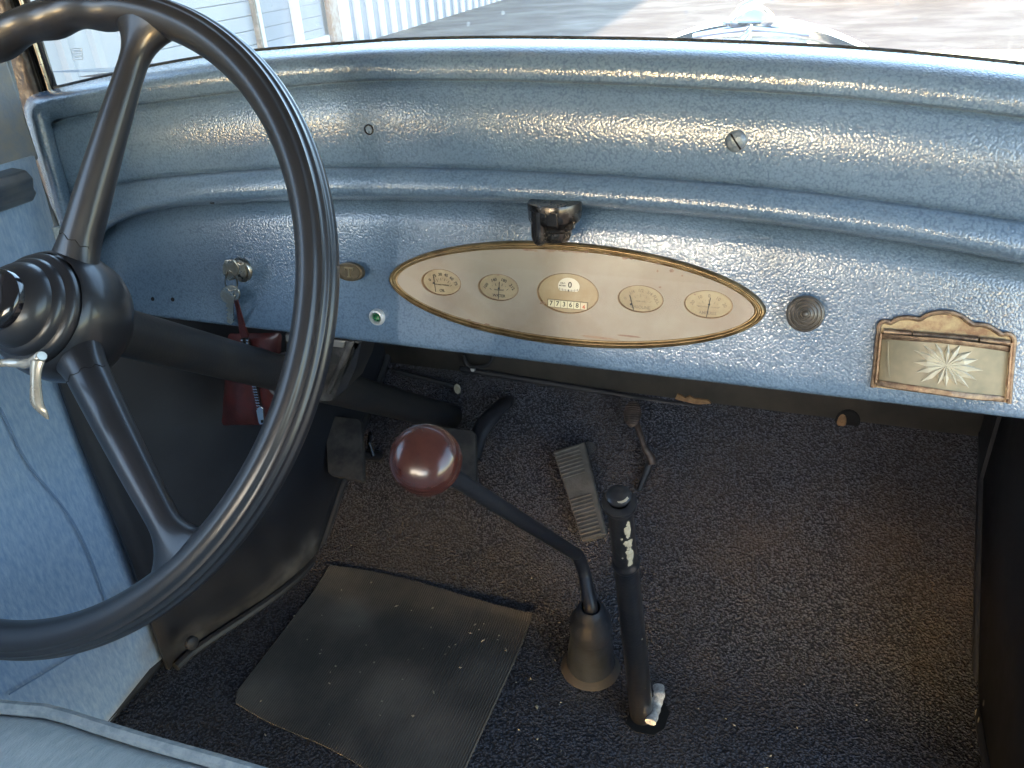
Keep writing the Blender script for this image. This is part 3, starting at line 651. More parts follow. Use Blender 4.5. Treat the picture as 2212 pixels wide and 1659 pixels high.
# seal line along the glass
q = B(); q.tube([catmull_p for catmull_p in [PY(catmull(outer, u)[0], catmull(outer, u)[1]-2.2, catmull(outer, u)[2]+.006) for u in [xu(118)+(1.04-xu(118))*i/160 for i in range(161)]]], .0016, 6)
q.out('glass_seal', rubberblk, dash)
q = B()
for i in range(26):
    u = random.uniform(.45, 1.02); x, y, Yd = catmull(outer, u); c = PY(x, y-3.6, Yd+.006); r = random.uniform(.0008, .0022)
    q.lathe(c, Z_, [(r, -.001), (r*.8, .0006), (0, r*.6)], 6)
q.out('seal_crumbs', rubberblk, dash, kind='stuff')
# cowl top outside, under the glass
q = B(); q.grid([[V((x, y, ZT-.035-.05*(y-.72))) for x in (pL.x-.02, -.2, .45)] for y in (.68, .80, .90)]); q.out('cowl_top', hoodred, body)
for xs_ in (-.80, .44):
    q = B(); q.box((xs_, .90, .92), (.02, 0, 0), (0, .50, 0), (0, 0, .66)); q.out('cowl_side', kickm, body)
q = B(); q.grid([[V((x, y, z)) for x in (-.80, -.2, .44)] for y, z in ((.69, ZT-.03), (1.0, ZT-.06), (1.16, ZT-.09), (1.16, .6))]); q.out('cowl_shell', kickm, body)

TH = math.radians(13.0)
def tilt(o):
    o.rotation_euler.x = -TH; yp = .582+(o.location.z-(CZ-.3355))*math.tan(TH); o.location.y += yp-.600; return o
def hole(px, py, Yd, r, par=dash):
    q = B(); q.lathe(on_panel(px, py)[0], (0, -1, .15), [(0, .0008), (r*.85, .0008), (r, .0003), (r*1.15, -.002)], 16); return q.out('screw_hole', hole_m, par)
# cowl screw hole and slotted screw, sitting on the sloping panel
def on_panel(px, py):
    """point and normal of the cowl panel at a picture point"""
    dg = None
    best = None
    d = ray(px, py).normalized()
    from mathutils.bvhtree import BVHTree
    global _bvh
    if '_bvh' not in globals():
        off = wloc(dash); me = cwo.data
        vs = [v.co+off for v in me.vertices]+[v.co+off for v in bdo.data.vertices]; k = len(me.vertices)
        fs = [tuple(p.vertices) for p in me.polygons]+[tuple(i+k for i in p.vertices) for p in bdo.data.polygons]
        _bvh = BVHTree.FromPolygons(vs, fs)
    h = _bvh.ray_cast(CAM, d); n = h[1]
    if n.dot(d) > 0: n = -n
    return h[0], n
hole(330, 646, .5985, .0021); hole(373, 647, .5985, .0021)
for px, py, r in ((797, 280, .0034), (458, 438, .0016)):
    p, n = on_panel(px, py); q = B(); q.lathe(p, n, [(r*1.35, -.001), (r*1.25, .0007), (r, .0009), (r*.9, -.0005), (0, -.0008)], 20); q.cur = 0
    q.out('screw_hole', hole_m, dash)
p, n = on_panel(1590, 305); q = B(); r = .0074
e = (X_-n*X_.dot(n)).normalized(); g_ = n.cross(e); dirn = (e*.6-g_*.8).normalized(); per = n.cross(dirn)
q.lathe(p, n, [(r*1.04, -.001), (r, .0008), (r*.9, .0017), (r*.6, .0027), (r*.3, .0031), (0, .0032)], 28)
sc = q.out('screw', mat('screw_paint', (.10, .13, .16), .35, .3, col2=(.16, .19, .22), nscale=200, bump=.2, bscale=600), dash)
q = B(); q.box(p+n*.0027, dirn*r*1.75, per*.0012, n*.0012); q.out('slot', hole_m, sc)

# turn lamp: green jewel
p, n = on_panel(816, 684); q = B(); r = .0077
q.lathe(p, (0, -1, .05), [(r, -.001), (r*1.02, .002), (r*.95, .0035), (r*.7, .004), (r*.62, .003), (r*.6, .001)], 36); il = q.out('indicator_lamp', mat('lamp_ring', (.75, .75, .74), .35, .6), dash, label='small green jewelled indicator lamp')
q = B(); q.lathe(p, (0, -1, .05), [(r*.62, .0015), (r*.5, .004), (r*.25, .0055), (0, .006)], 7); q.out('lens', greenl, il, smooth=False)
# ignition lock
p, n = on_panel(522, 583); q = B(); r = .0125
q.lathe(p, (0, -1, 0), [(r, -.001), (r, .002), (r*.93, .0032), (r*.80, .0034), (r*.76, .0022), (r*.72, .0022), (r*.70, .0048), (r*.62, .0052), (0, .0052)], 40)
lock = q.out('ignition_lock', nickel, dash, label='round ignition lock with a key in it')
q = B(); q.box(p+V((0, -.0055, 0)), (.0022, 0, 0), (0, .001, 0), (0, 0, .010)); q.out('keyway', hole_m, lock)

# T pull knob
p = PY(757, 594, .585); kn = thing('pull_knob', PY(757, 594, .6), 'oval bronze pull knob with raised letter T right of the wheel rim', 'knob')
a_, b_ = .0142, .0086
def oval_lathe(q, org, prof, a, b_, seg=48, tilt=0, ny=-1):
    rows = []
    for s, h in prof:
        rows.append([V(org)+V((math.cos(t)*a*s, ny*h, math.sin(t)*b_*s)) for t in [2*math.pi*k/seg for k in range(seg)]])
    q.grid(rows, closeu=True)
q = B(); oval_lathe(q, p, [(.8, -.004), (1, -.003), (1.0, 0), (.96, .0016), (.88, .0018), (.85, .0010), (.80, .0010), (.78, .0016), (.74, .0016), (.72, .0009), (0, .0009)], a_, b_); kb = q.out('knob_face', badge_m, kn)
q = B(); q.lathe(p, (0, 1, 0), [(.004, .002), (.004, .02)], 16); q.out('knob_stem', nickel, kn)
q = B(); th = .0012
q.box(p+V((0, -.0014, .0036)), (.0085, 0, 0), (0, th, 0), (0, 0, .0013)); q.box(p+V((0, -.00145, -.0002)), (.0017, 0, 0), (0, th, 0), (0, 0, .0082))
q.box(p+V((0, -.00142, -.0044)), (.0035, 0, 0), (0, th, 0), (0, 0, .0009)); q.box(p+V((-.0042, -.00143, .0028)), (.0008, 0, 0), (0, th, 0), (0, 0, .0028)); q.box(p+V((.0042, -.00143, .0028)), (.0008, 0, 0), (0, th, 0), (0, 0, .0028))
q.out('letter_t', mat('bronze_letter', (.22, .185, .12), .35, .7), kb)

tilt(kn)
# ringed choke knob
p = PY(1738, 687, .583); kn = thing('pull_knob', PY(1738, 687, .6), 'round pull knob with turned concentric rings beside the gauge cluster', 'knob')
r = .0133; prof = [(.0035, -.017), (.0035, -.006), (r*.96, -.005), (r*1.03, -.003), (r*1.03, -.0008), (r, 0)]
for k in range(4):
    a = 1-.2*k; prof += [(r*(a-.03), .0006+.0004*k), (r*(a-.10), .0010+.0004*k), (r*(a-.155), .0001+.0004*k), (r*(a-.19), .0002+.0004*k)]
prof += [(r*.17, .0032), (r*.10, .0042), (0, .0044)]
q = B(); q.lathe(p, (0.02, -1, .12), prof, 48); q.out('knob_face', knobm, kn, sharp=50)

tilt(kn)
# dash lamp / black cap under the ledge
lm = thing('dash_lamp', PY(1198, 440, .586), 'small black hooded dash lamp hanging from the cowl ledge above the gauges', 'lamp')
c = PY(1198, 440, .578); q = B()
q.lathe(c, (0, -.05, -1), [(0, -.002), (.0205, -.002), (.0212, 0), (.0208, .0105), (.0200, .0125), (.0165, .0155), (.0160, .0185), (.0135, .0205), (.0132, .0245), (.0110, .0285), (.006, .0300), (0, .0302)], 48)
lb = q.out('lamp_housing', lampm, lm)
q = B(); cc = c+V((-.0085, -.0150, 0))
pr_ = []
for k in range(9):
    t = k/8; z = -.001-.028*t; pr_.append(z)
rows = []
for z in [-.001, -.006, -.012, -.018, -.022, -.025, -.0275, -.029]:
    sh = 1.0 if z > -.02 else math.sqrt(max(.02, 1-((abs(z)-.02)/.0095)**2)); rows.append([cc+V((math.cos(t)*.0062*sh, math.sin(t)*.0062*sh, z)) for t in [2*math.pi*k/20 for k in range(20)]])
q.grid(rows, closeu=True); k = len(q.v)-20; q.f.append(tuple(k+i for i in range(20))); q.f.append(tuple(range(20))); q.m += [0, 0]; q.out('switch_lever', lampm, lb)
q = B(); q.box(c+V((.004, -.0195, -.006)), (.009, 0, 0), (0, .004, 0), (0, 0, .0115)); q.out('light_slot', hole_m if 0 else lampm, lb, bevel=.001)

# ------------------------------------------------------------------ gauge cluster
A0, A1 = PY(845, 610, .594), PY(1655, 660, .594)
cx, cz, ha = (A0.x+A1.x)/2, (A0.z+A1.z)/2, (A1.x-A0.x)/2
tp, bt = PY(1150, 527, .594), PY(1310, 747, .594); hb = .0455
cz = (tp.z+bt.z)/2; hb = (tp.z-bt.z)/2
clu = thing('gauge_cluster', V((cx, .60, cz)), 'pointed oval gauge cluster with five dials on an aged cream plate in a brass bezel', 'gauge cluster')
def oval(s, n=128, a=ha, b_=hb):
    """pointed oval outline scaled inward by s metres"""
    out = []
    for k in range(n):
        t = 2*math.pi*k/n; x = math.cos(t); z = math.copysign((max(0, 1-x*x))**.56, math.sin(t)); out.append((cx+x*(a-s*1.25), cz+z*(b_-s)))
    return out
q = B(); rows = []
for s, h in ((-.0004, -.005), (0, .0022), (.0007, .0033), (.0016, .0036), (.0023, .0030), (.0026, .0020), (.0030, .0020), (.0035, .0032), (.0042, .0034), (.0048, .0026), (.0051, .0014), (.0056, .0013), (.0060, .0019), (.0065, .0016), (.0067, -.001)):
    rows.append([V((x, .5945-h, z)) for x, z in oval(s)])
q.grid(rows, closeu=True); q.out('bezel', brass, clu, sharp=50)
dials = [('oil', 955, 612, 42, 26), ('water', 1078, 623, 43, 26.5), ('speed', 1227, 636, 66, 40), ('gas', 1384, 648, 49, 27), ('amp', 1530, 660, 52.5, 28)]
YF = .5935
dc = {}
holes_ = []
for nme, px, py, hw, hh in dials:
    c = PY(px, py, YF); l_, r_ = PY(px-hw, py, YF), PY(px+hw, py, YF); t_, b2 = PY(px, py-hh, YF), PY(px, py+hh, YF)
    a = abs(r_.x-l_.x)/2; b3 = abs(t_.z-b2.z)/2; dc[nme] = (c, a, b3)
    holes_.append([(c.x+math.cos(t)*a, c.z+math.sin(t)*b3) for t in [2*math.pi*k/56 for k in range(56)]])
vs, fs = plate(oval(.0064), holes_, .0005)
fp = link('face_plate', [V((x, YF+z, y)) for x, y, z in vs], fs, cream, clu, smooth=False)
# stains on the plate
def blot(px, py, rx, rz, m_=0):
    c = PY(px, py, YF-.0007); n = 14; q = B(); q.add([c]+[c+V((math.cos(2*math.pi*k/n)*rx*random.uniform(.6, 1.15), 0, math.sin(2*math.pi*k/n)*rz*random.uniform(.6, 1.15))) for k in range(n)], [(0, i+1, (i+1) % n+1) for i in range(n)]); q.out('stain', stain_m, clu, smooth=False)
for px, py, rx, rz in ((1135, 547, .006, .0012), (1152, 549, .002, .0009), (1185, 549, .005, .0013), (1215, 550, .008, .0010), (1240, 552, .006, .001), (1262, 552, .003, .0011), (1302, 556, .0012, .0008), (1312, 558, .0014, .001), (1345, 565, .0028, .0012), (1360, 566, .0016, .0012), (1395, 571, .002, .0008),
                       (1418, 577, .0022, .0008), (1449, 592, .0022, .0016), (1418, 592, .0008, .0012), (1472, 602, .001, .0008), (1425, 625, .0012, .0008), (1300, 725, .020, .0011), (1360, 722, .012, .001), (1020, 688, .003, .0010), (1038, 694, .004, .0010), (1060, 697, .003, .001), (1175, 655, .003, .0014), (1075, 598, .0014, .0008), (1500, 640, .0012, .0008)): blot(px, py, rx, rz)
def dial(nme, label, nums, title, sub, needle, mm, tick_r=.70, spread=(150, 30), nsz=.0037, mink=None):
    c, a, b3 = dc[nme]; q = B(); ol = [(math.cos(t), math.sin(t)) for t in [2*math.pi*k/48 for k in range(48)]]
    mink = mink or ink
    y0 = YF+.0022
    q.add([V((c.x+x*a*1.03, y0, c.z+z*b3*1.03)) for x, z in ol], [tuple(range(48))])
    d = q.out('dial', mm, clu, smooth=False, label=label)
    q = B(); q.grid([[V((c.x+x*a*s, y, c.z+z*b3*s)) for x, z in ol] for s, y in ((1.012, YF-.0008), (1.0, YF-.0011), (.975, YF-.0004), (.97, y0))], closeu=True); q.out('dial_rim', mat(nme+'_rim', (.40, .27, .17), .5), d)
    vs_, fs_ = [], []
    def put(s_, x, z, rot, size, mkk=None):
        ex = V((math.cos(rot), 0, math.sin(rot))); ez = V((-math.sin(rot), 0, math.cos(rot)))
        v_, f_ = text('t', s_, V((x, y0-.0003, z)), ex, ez, size, None, None, depth=.00005); k = len(vs_); vs_.extend(v_); fs_.extend([tuple(i+k for i in f) for f in f_])
    n = len(nums)
    piv = V((c.x, y0-.0003, c.z-b3*.72)); RX, RZ = a*.80, b3*1.30
    for i, s_ in enumerate(nums):
        ang = math.radians(spread[0]+(spread[1]-spread[0])*i/(n-1)); put(s_, piv.x+math.cos(ang)*RX, piv.z+math.sin(ang)*RZ, ang-math.pi/2 if True else 0, nsz)
    qt = B()
    for i in range((n-1)*2+1):
        ang = math.radians(spread[0]+(spread[1]-spread[0])*i/((n-1)*2)); dr = V((math.cos(ang), 0, math.sin(ang))); L_ = .14 if i % 2 == 0 else .07
        p0 = piv+V((dr.x*RX*.72, 0, dr.z*RZ*.80)); p1 = piv+V((dr.x*RX*(.72-L_), 0, dr.z*RZ*(.80-L_*1.1)))
        ax = (p1-p0); qt.box((p0+p1)/2, ax, V((-ax.z, 0, ax.x)).normalized()*(.00042 if i % 2 == 0 else .00022), V((0, .0001, 0)))
    put(title, c.x, c.z-b3*.66, 0, nsz*.92)
    if sub: put(sub, c.x, c.z-b3*.22, 0, nsz*.42)
    k = len(vs_); vs_ += qt.v; fs_ += [tuple(i+k for i in f) for f in qt.f]
    link('scale', vs_, fs_, mink, d, smooth=False)
    # needle with counterweight hub
    (x0, z0), (x1, z1), (hx, hz) = needle
    P0 = V((c.x+x0*a, y0-.0011, c.z+z0*b3)); P1 = V((c.x+x1*a, y0-.0011, c.z+z1*b3)); Hh = V((c.x+hx*a, y0-.0012, c.z+hz*b3))
    q = B(); q.tube([P0, P1], .00028, 6); q.lathe(Hh, (0, -1, 0), [(.0009, 0), (.0008, .0004), (0, .0005)], 12); q.out('needle', needle_m, d)
    return d
dial('oil', 'oil pressure dial, leftmost', ['0', '15', '30', '45', '60', '75'], 'OIL', 'POUNDS PRESSURE', ((-.44, .55), (-.32, -.80), (-.42, -.12)), dialm, spread=(142, 32))
dial('water', 'water temperature dial', ['100', '140', '180', '212'], 'WATER', 'FAHRENHEIT', ((.02, .42), (-.02, -.90), (.0, -.08)), dialm, spread=(146, 38))
dial('gas', 'gasoline level dial', ['0', '1/4', '1/2', '3/4', 'FULL'], 'GASOLINE', 'TANK LEVEL', ((-.50, .20), (-.28, -.90), (-.42, -.48)), dialm, spread=(150, 34), mink=inkf)
dial('amp', 'ammeter dial, rightmost', ['20', '10', '0', '10', '20'], 'AMPERES', 'DISCHARGE    CHARGE', ((.06, .48), (-.03, -.95), (.03, -.02)), dialm, spread=(146, 34), mink=inkf)
# speedometer with drum window and odometer
c, a, b3 = dc['speed']; y0 = YF+.0022
q = B(); ol = [(math.cos(t), math.sin(t)) for t in [2*math.pi*k/56 for k in range(56)]]
q.add([V((c.x+x*a*1.03, y0, c.z+z*b3*1.03)) for x, z in ol], [tuple(range(56))]); sp = q.out('dial', mat('speed_plate', (.36, .295, .185), .5, col2=(.31, .235, .13), nscale=40), clu, smooth=False, label='speedometer dial in the middle with odometer')
q = B(); q.grid([[V((c.x+x*a*s, y, c.z+z*b3*s)) for x, z in ol] for s, y in ((1.010, YF-.0008), (1.0, YF-.0011), (.98, YF-.0004), (.975, y0))], closeu=True); q.out('dial_rim', mat('speed_rim', (.38, .26, .15), .5), sp)
sc_ = PY(1229, 620, y0); q = B(); ar, br = .0094, .0062
half = [(math.cos(t)*ar, max(math.sin(t)*br*1.15, -.0042)) for t in [2*math.pi*k/48 for k in range(48)]]
q.add([V((sc_.x+x, y0-.0004, sc_.z+z)) for x, z in half], [tuple(range(48))]); q.out('speed_window', whitep, sp, smooth=False)
vs_, fs_ = text('t', '0', V((sc_.x+.001, y0-.0006, sc_.z+.001)), X_, Z_, .0068, ink, None, depth=.00005)
for s_, dx, dz, sz in (('KILO', -.0052, .0022, .0019), ('METERS', -.0055, .0001, .0017)):
    v_, f_ = text('t', s_, V((sc_.x+dx, y0-.0006, sc_.z+dz)), X_, Z_, sz, ink, None, depth=.00005); k = len(vs_); vs_ += v_; fs_ += [tuple(i+k for i in f) for f in f_]
qt = B()
for i in range(13):
    x = -.0078+.0156*i/12; h = .0014 if i % 2 else .0018; zc = -.0030-.0012*(1-(x/.0085)**2); qt.box(V((sc_.x+x, y0-.0006, sc_.z+zc+.0006)), (.00035 if i != 6 else .0009, 0, 0), (0, .0001, 0), (0, 0, h))
k = len(vs_); vs_ += qt.v; fs_ += [tuple(i+k for i in f) for f in qt.f]
link('speed_scale', vs_, fs_, ink, sp, smooth=False)
o0, o1 = PY(1187, 654, y0), PY(1271, 660, y0); ow = (o1.x-o0.x); oz = (o0.z+o1.z)/2; hgt = .0058
q = B(); q.box(V(((o0.x+o1.x)/2, y0-.0002, oz)), (ow+.0012, 0, 0), (0, .0004, 0), (0, 0, hgt+.0012)); q.out('odometer_frame', mat('odo_frame', (.16, .13, .08), .5), sp, smooth=False)
for i, ch in enumerate('773684'):
    xx = o0.x+ow*(i+.5)/6; q = B(); q.box(V((xx, y0-.0006, oz)), (ow/6-.0005, 0, 0), (0, .0006, 0), (0, 0, hgt)); dr = q.out('odometer_digit', mat('digit_ivory', (.62, .60, .42), .4) if i < 5 else mat('digit_pale', (.58, .50, .34), .4), sp, smooth=False)
    dz = -.0008 if i == 5 else 0
    v_, f_ = text('t', ch, V((xx, y0-.00095, oz+dz)), X_, Z_, .0056 if i < 5 else .0048, None, None, depth=.00004)
    if i == 5:
        v_ = [v for v in v_]
    k = len(dr.data.vertices); org = wloc(sp)
    me = bpy.data.meshes.new('d'); q.m = [0]*len(q.f)
    q.cur = 1; q.add(v_, f_); me.from_pydata([v-org for v in q.v], [], q.f); me.materials.append(dr.data.materials[0]); me.materials.append(redp if i == 5 else ink)
    for pp, mi in zip(me.polygons, q.m): pp.material_index = mi
    dr.data = me
# glass over the dials
vs, fs = plate(oval(.0062), [], .0002); link('cover_glass', [V((x, YF-.0016+z, y)) for x, y, z in vs], fs, dial_glass, clu, smooth=False)

tilt(clu)
# ------------------------------------------------------------------ ashtray
ash = thing('ashtray', PY(2040, 850, .6), 'tarnished copper framed ashtray with star cut glass front at the right of the dashboard', 'ashtray')
def ap(px, py, h=0): return PY(px, py, .598-h)
k_ = 1400.0/2212/1.8228
def z6(x, y): return (1443.9+x*.34721, 521.2+y*.34721)     # coordinates read off an enlarged view
def z9(x, y): return ((3350+x*.30832)/1.8228, (1150+y*.30832)/1.8228)
top_o = [(268, 1105), (300, 880), (335, 560), (352, 480), (352, 410), (385, 358), (440, 340), (495, 356), (520, 352), (600, 312), (700, 297), (800, 305), (880, 318), (960, 275), (1060, 245), (1180, 235), (1300, 245), (1420, 290), (1520, 360), (1570, 385), (1650, 385), (1750, 405), (1850, 460), (1920, 500), (1990, 495), (2045, 520), (2070, 570), (2050, 720), (2010, 1000), (1972, 1300)]
bp_ = [ap(*z9(*p)) for p in top_o]
q = B(); q.prism(bp_, (0, -.0016, 0)); q.out('back_plate', copper2, ash, smooth=False)
q = B(); q.tube(smooth_path([tuple(p+V((0, -.0022, 0))) for p in bp_], 4), .0018, 8); q.out('beaded_frame', copper, ash)
# glass box bowed out, front curve
fl_ = [(345, 1050), (620, 1120), (900, 1180), (1200, 1222), (1500, 1240), (1920, 1245)]
gt_ = [(395, 575), (700, 620), (1000, 655), (1300, 690), (1650, 715), (2005, 735)]
bow = lambda t: .004+.014*math.sin(math.pi*t)**.7
q = B(); N = 28; rows = []
def edge_pt(keys, t): 
    kk = [(i/(len(keys)-1), *p) for i, p in enumerate(keys)]; return catmull(kk, t)
for j in range(13):
    s = j/12; r = []
    for i in range(N+1):
        t = i/N; a = edge_pt(gt_, t); b_ = edge_pt(fl_, t); x, y = a[0]+(b_[0]-a[0])*s, a[1]+(b_[1]-a[1])*s; r.append(ap(*z9(x, y), .004+.012*math.sin(math.pi*t)**.8))
    rows.append(r)
q.grid(rows); gl = q.out('glass_front', frost, ash, sharp=60)
# inner thickness line of the glass box
q = B(); q.tube([ap(*z9(x, y), .0075+.0006) for x, y in ((470, 620), (462, 820), (475, 1020), (700, 1085))], .0007, 6); q.out('glass_edge', frost, gl)
# star cut: 16 wedge rays
q = B(); ccx, ccy = 1193, 935
ends = [(785, 740), (915, 690), (1058, 665), (1230, 680), (1385, 690), (1535, 760), (1605, 852), (1665, 977), (1580, 1095), (1475, 1190), (1325, 1165), (1180, 1180), (1075, 1150), (830, 1135), (765, 1008), (755, 878)]
def surf(x, y):
    # depth of the bowed glass at an enlarged-view x
    t = min(1, max(0, (x-370)/1590)); return .004+.012*math.sin(math.pi*t)**.8
for k, (ex_, ey_) in enumerate(ends):
    dx, dy = ex_-ccx, ey_-ccy; L_ = math.hypot(dx, dy); nx, ny = -dy/L_, dx/L_; wd = 42
    mx_, my_ = ccx+dx*.55, ccy+dy*.55
    pts_ = [(ccx, ccy, .0003), (mx_+nx*wd, my_+ny*wd, .0002), (ex_, ey_, .0002), (mx_-nx*wd, my_-ny*wd, .0002), (mx_, my_, .0042)]
    q.add([ap(*z9(x, y), surf(x, y)+h) for x, y, h in pts_], [(0, 4, 1), (1, 4, 2), (2, 4, 3), (3, 4, 0)])
q.out('star_cut', cutg, gl, smooth=False)
# bottom rim, top rail and hinge barrels
q = B(); rows = []
for s, hh_ in ((0, .0012), (.15, .0016), (.9, .0016), (1, .0008)):
    r = []
    for i in range(N+1):
        t = i/N; x, y = edge_pt([(325, 1055), (620, 1122), (900, 1178), (1200, 1222), (1500, 1245), (1925, 1255)], t); x2, y2 = edge_pt([(310, 1120), (600, 1195), (900, 1250), (1200, 1290), (1500, 1315), (1910, 1318)], t)
        r.append(ap(*z9(x+(x2-x)*s, y+(y2-y)*s), .004+.012*math.sin(math.pi*t)**.8+hh_))
    rows.append(r)
q.grid(rows); q.out('bottom_rim', copper, ash)
q = B(); rows = []
for s, hh_ in ((0, -.003), (.1, .0006), (.25, .0016), (.8, .0016), (1, .0006)):
    r = []
    for i in range(N+1):
        t = i/N; x, y = edge_pt([(385, 500), (800, 570), (1200, 610), (1600, 650), (2030, 665)], t); x2, y2 = edge_pt([(392, 575), (800, 640), (1200, 680), (1600, 715), (2012, 738)], t)
        r.append(ap(*z9(x+(x2-x)*s, y+(y2-y)*s), .004+.0115*math.sin(math.pi*t)**.8+hh_))
    rows.append(r)
q.grid(rows); q.out('top_rail', copper, ash)
for (xa, ya), (xb, yb) in (((415, 485), (765, 515)), ((785, 520), (1610, 588)), ((1635, 595), (2015, 632))):
    q = B(); q.tube([ap(*z9(xa, ya), .005), ap(*z9(xb, yb), .005)], .0022, 12); q.out('hinge_barrel', copper, ash)
for xs in (((372, 520), (300, 1090)), ((2035, 640), (1945, 1290))):
    q = B(); q.prism([ap(*z9(*xs[0]), .0), ap(*z9(*xs[1]), .0), ap(*z9(*xs[1]), .0075), ap(*z9(*xs[0]), .0075)], (.0012, 0, 0)); q.out('side_cheek', copper, ash)

tilt(ash)
# ------------------------------------------------------------------ steering wheel
HB = CAM+V((-.4765, .352, -.2021)); TL = .640818
AX = V((0, math.cos(TL), -math.sin(TL))); E2 = V((0, math.sin(TL), math.cos(TL))); RAD = .215
def wl_(u, v, s=0): return HB+X_*u+E2*v+AX*s
sw = thing('steering_wheel', HB, 'large black three spoke steering wheel with stepped hub at the left', 'steering wheel')
q = B(); NR = 220; rows = []
prof = []   # rim section: smooth inside, ribbed towards the driver's outer side
for k in range(96):
    t = 2*math.pi*k/96; r = .0124
    prof.append((t, r))
for i in range(NR):
    th = 2*math.pi*i/NR; rad = V((math.cos(th), math.sin(th))); r = []
    deg = math.degrees(th) % 360
    for t, r0 in prof:
        # t=0 outward, t=90deg towards driver
        cu_, cs_ = math.cos(t), math.sin(t); rr = r0
        if 2 < math.degrees(t) < 66: rr += -.0011*abs(math.sin((math.degrees(t)-2)/64*math.pi*3))**.7
        if deg > 86 and deg < 190 and cu_ < .3: rr += .0016*math.sin((deg-86)*math.pi/6.5)*min(1, (.3-cu_))
        rho = RAD+cu_*rr*1.0; s = -cs_*rr*1.12
        r.append(wl_(rad.x*rho, rad.y*rho, s))
    rows.append(r)
q.grid(rows, closeu=True, closev=True); q.out('rim', wheel_m, sw, sharp=70)
for ang in (78.5, -41.5, 198.5):
    a = math.radians(ang); d = V((math.cos(a), math.sin(a))); n2 = V((-d.y, d.x)); q = B(); rows = []
    for i in range(41):
        t = i/40; rho = .030+(RAD-.006-.030)*t
        hw = .0152-.0056*min(1, t*1.15)
        if t > .80: hw += .021*((t-.80)/.20)**2.6
        if t < .16: hw += .007*((.16-t)/.16)**2
        th_ = .0125-.0045*min(1, t*1.3)
        if t > .85: th_ += .0035*((t-.85)/.15)**2
        s0 = .015*(1-t)**1.5+.001; r = []
        for k in range(28):
            b_ = 2*math.pi*k/28; cc_, ss_ = math.cos(b_), math.sin(b_)
            u = hw*math.copysign(abs(cc_)**.85, cc_); s = -th_*math.copysign(abs(ss_)**.95, ss_)*(1+.10*(1-abs(cc_)))
            p = d*rho+n2*u; 
            if t > .8:   # follow the rim
                bend = (RAD-math.sqrt(max(0, RAD**2-u*u)))*((t-.8)/.2); p = p-d*bend
            r.append(wl_(p.x, p.y, s0+s))
        rows.append(r)
    q.grid(rows, closeu=True); spk = q.out('spoke', wheel_m, sw, sharp=70)
    # hairline crack round the spoke root
    if ang < 100:
        q = B(); t = .13 if ang > 0 else .16; pts = []
        rho = .030+(RAD-.036)*t; hw = .0152-.0056*min(1, t*1.15)+(.007*((.16-t)/.16)**2 if t < .16 else 0); th_ = .0125-.0045*t*1.3; s0 = .015*(1-t)**1.5+.001
        for k in range(19):
            b_ = math.pi*(.02+.96*k/18); cc_, ss_ = math.cos(b_), math.sin(b_); u = hw*math.copysign(abs(cc_)**.85, cc_)*1.0; s = -th_*abs(ss_)**.95*(1+.10*(1-abs(cc_)))
            p = d*(rho+.0012*math.sin(k*1.7)+.003*cc_)+n2*u; pts.append(wl_(p.x, p.y, s0+s-.0000))
        q.tube(pts, .00035, 5); q.out('crack', hole_m, spk)
hubp = [(.020, .050), (.033, .049), (.040, .045), (.0440, .038), (.0460, .029), (.0462, .022), (.0450, .013), (.0430, .006), (.0408, .001), (.0395, -.0005)]
q = B(); q.lathe(HB, AX, hubp, 72, ref=E2); q.out('hub', wheel_m, sw, sharp=50)
CS = -.007
capp = [(.0395, .010), (.0395, .0035), (.0385, .0015), (.0365, .0000), (.0352, -.0005), (.0345, -.0008), (.0340, -.0035), (.0325, -.0058), (.0308, -.0068), (.0298, -.0072), (.0292, -.0100), (.0280, -.0125), (.0262, -.0150), (.0235, -.0175), (.0205, -.0195), (.0192, -.0200), (.0188, -.0190)]
q = B(); q.lathe(HB, AX, [(r*.965, h+CS) for r, h in capp], 72, ref=E2); q.out('stepped_cap', wheel_m, sw, sharp=42)
q = B(); q.lathe(HB+AX*CS, AX, [(.0200, -.0175), (.0200, -.0230), (.0192, -.0250), (.0160, -.0272), (.010, -.0288), (.004, -.0295), (0, -.0296)], 60, ref=E2); q.out('horn_button', button_m, sw, sharp=40)

# control lever under the hub (ivory and nickel)
lv = thing('control_lever', PT(50, 775, .50), 'small ivory and nickel control lever hanging below the steering wheel hub', 'lever')
LT = .492
q = B()
def lp(x, y, t=LT): return PT(x, y, t)
z4 = lambda x, y: (x*.34721, 521.2+y*.34721)
q.tube(smooth_path([tuple(lp(*z4(*p), t_)) for p, t_ in (((-40, 760), .495), ((60, 755), .495), ((150, 760), .492), ((215, 745), .487), ((262, 712), .484))], 6), [.0030]*6+[.0034]*6+[.0040]*6+[.0044]*6+[.0035], 12, flat=.8); q.out('lever_arm', lever_m, lv)
ctr = [(235, 745, 46), (225, 790, 40), (222, 840, 36), (222, 900, 38), (225, 960, 42), (232, 1010, 44), (255, 1050, 40), (280, 1085, 24), (298, 1108, 8)]
kk = [(i, *p) for i, p in enumerate(ctr)]; rows = []
for i in range(33):
    x, y, hw = catmull(kk, i*8/32); r = []
    for k in range(14):
        b_ = 2*math.pi*k/14; r.append(lp(*z4(x+math.cos(b_)*hw, y+math.cos(b_)*hw*.12), LT-.010+math.sin(b_)*.0042*(hw/44)**.5 - .0015*abs(math.cos(b_))))
    rows.append(r)
q = B(); q.grid(rows, closeu=True); q.f.append(tuple(range(14))); q.m.append(0); q.out('lever_blade', lever_m, lv)

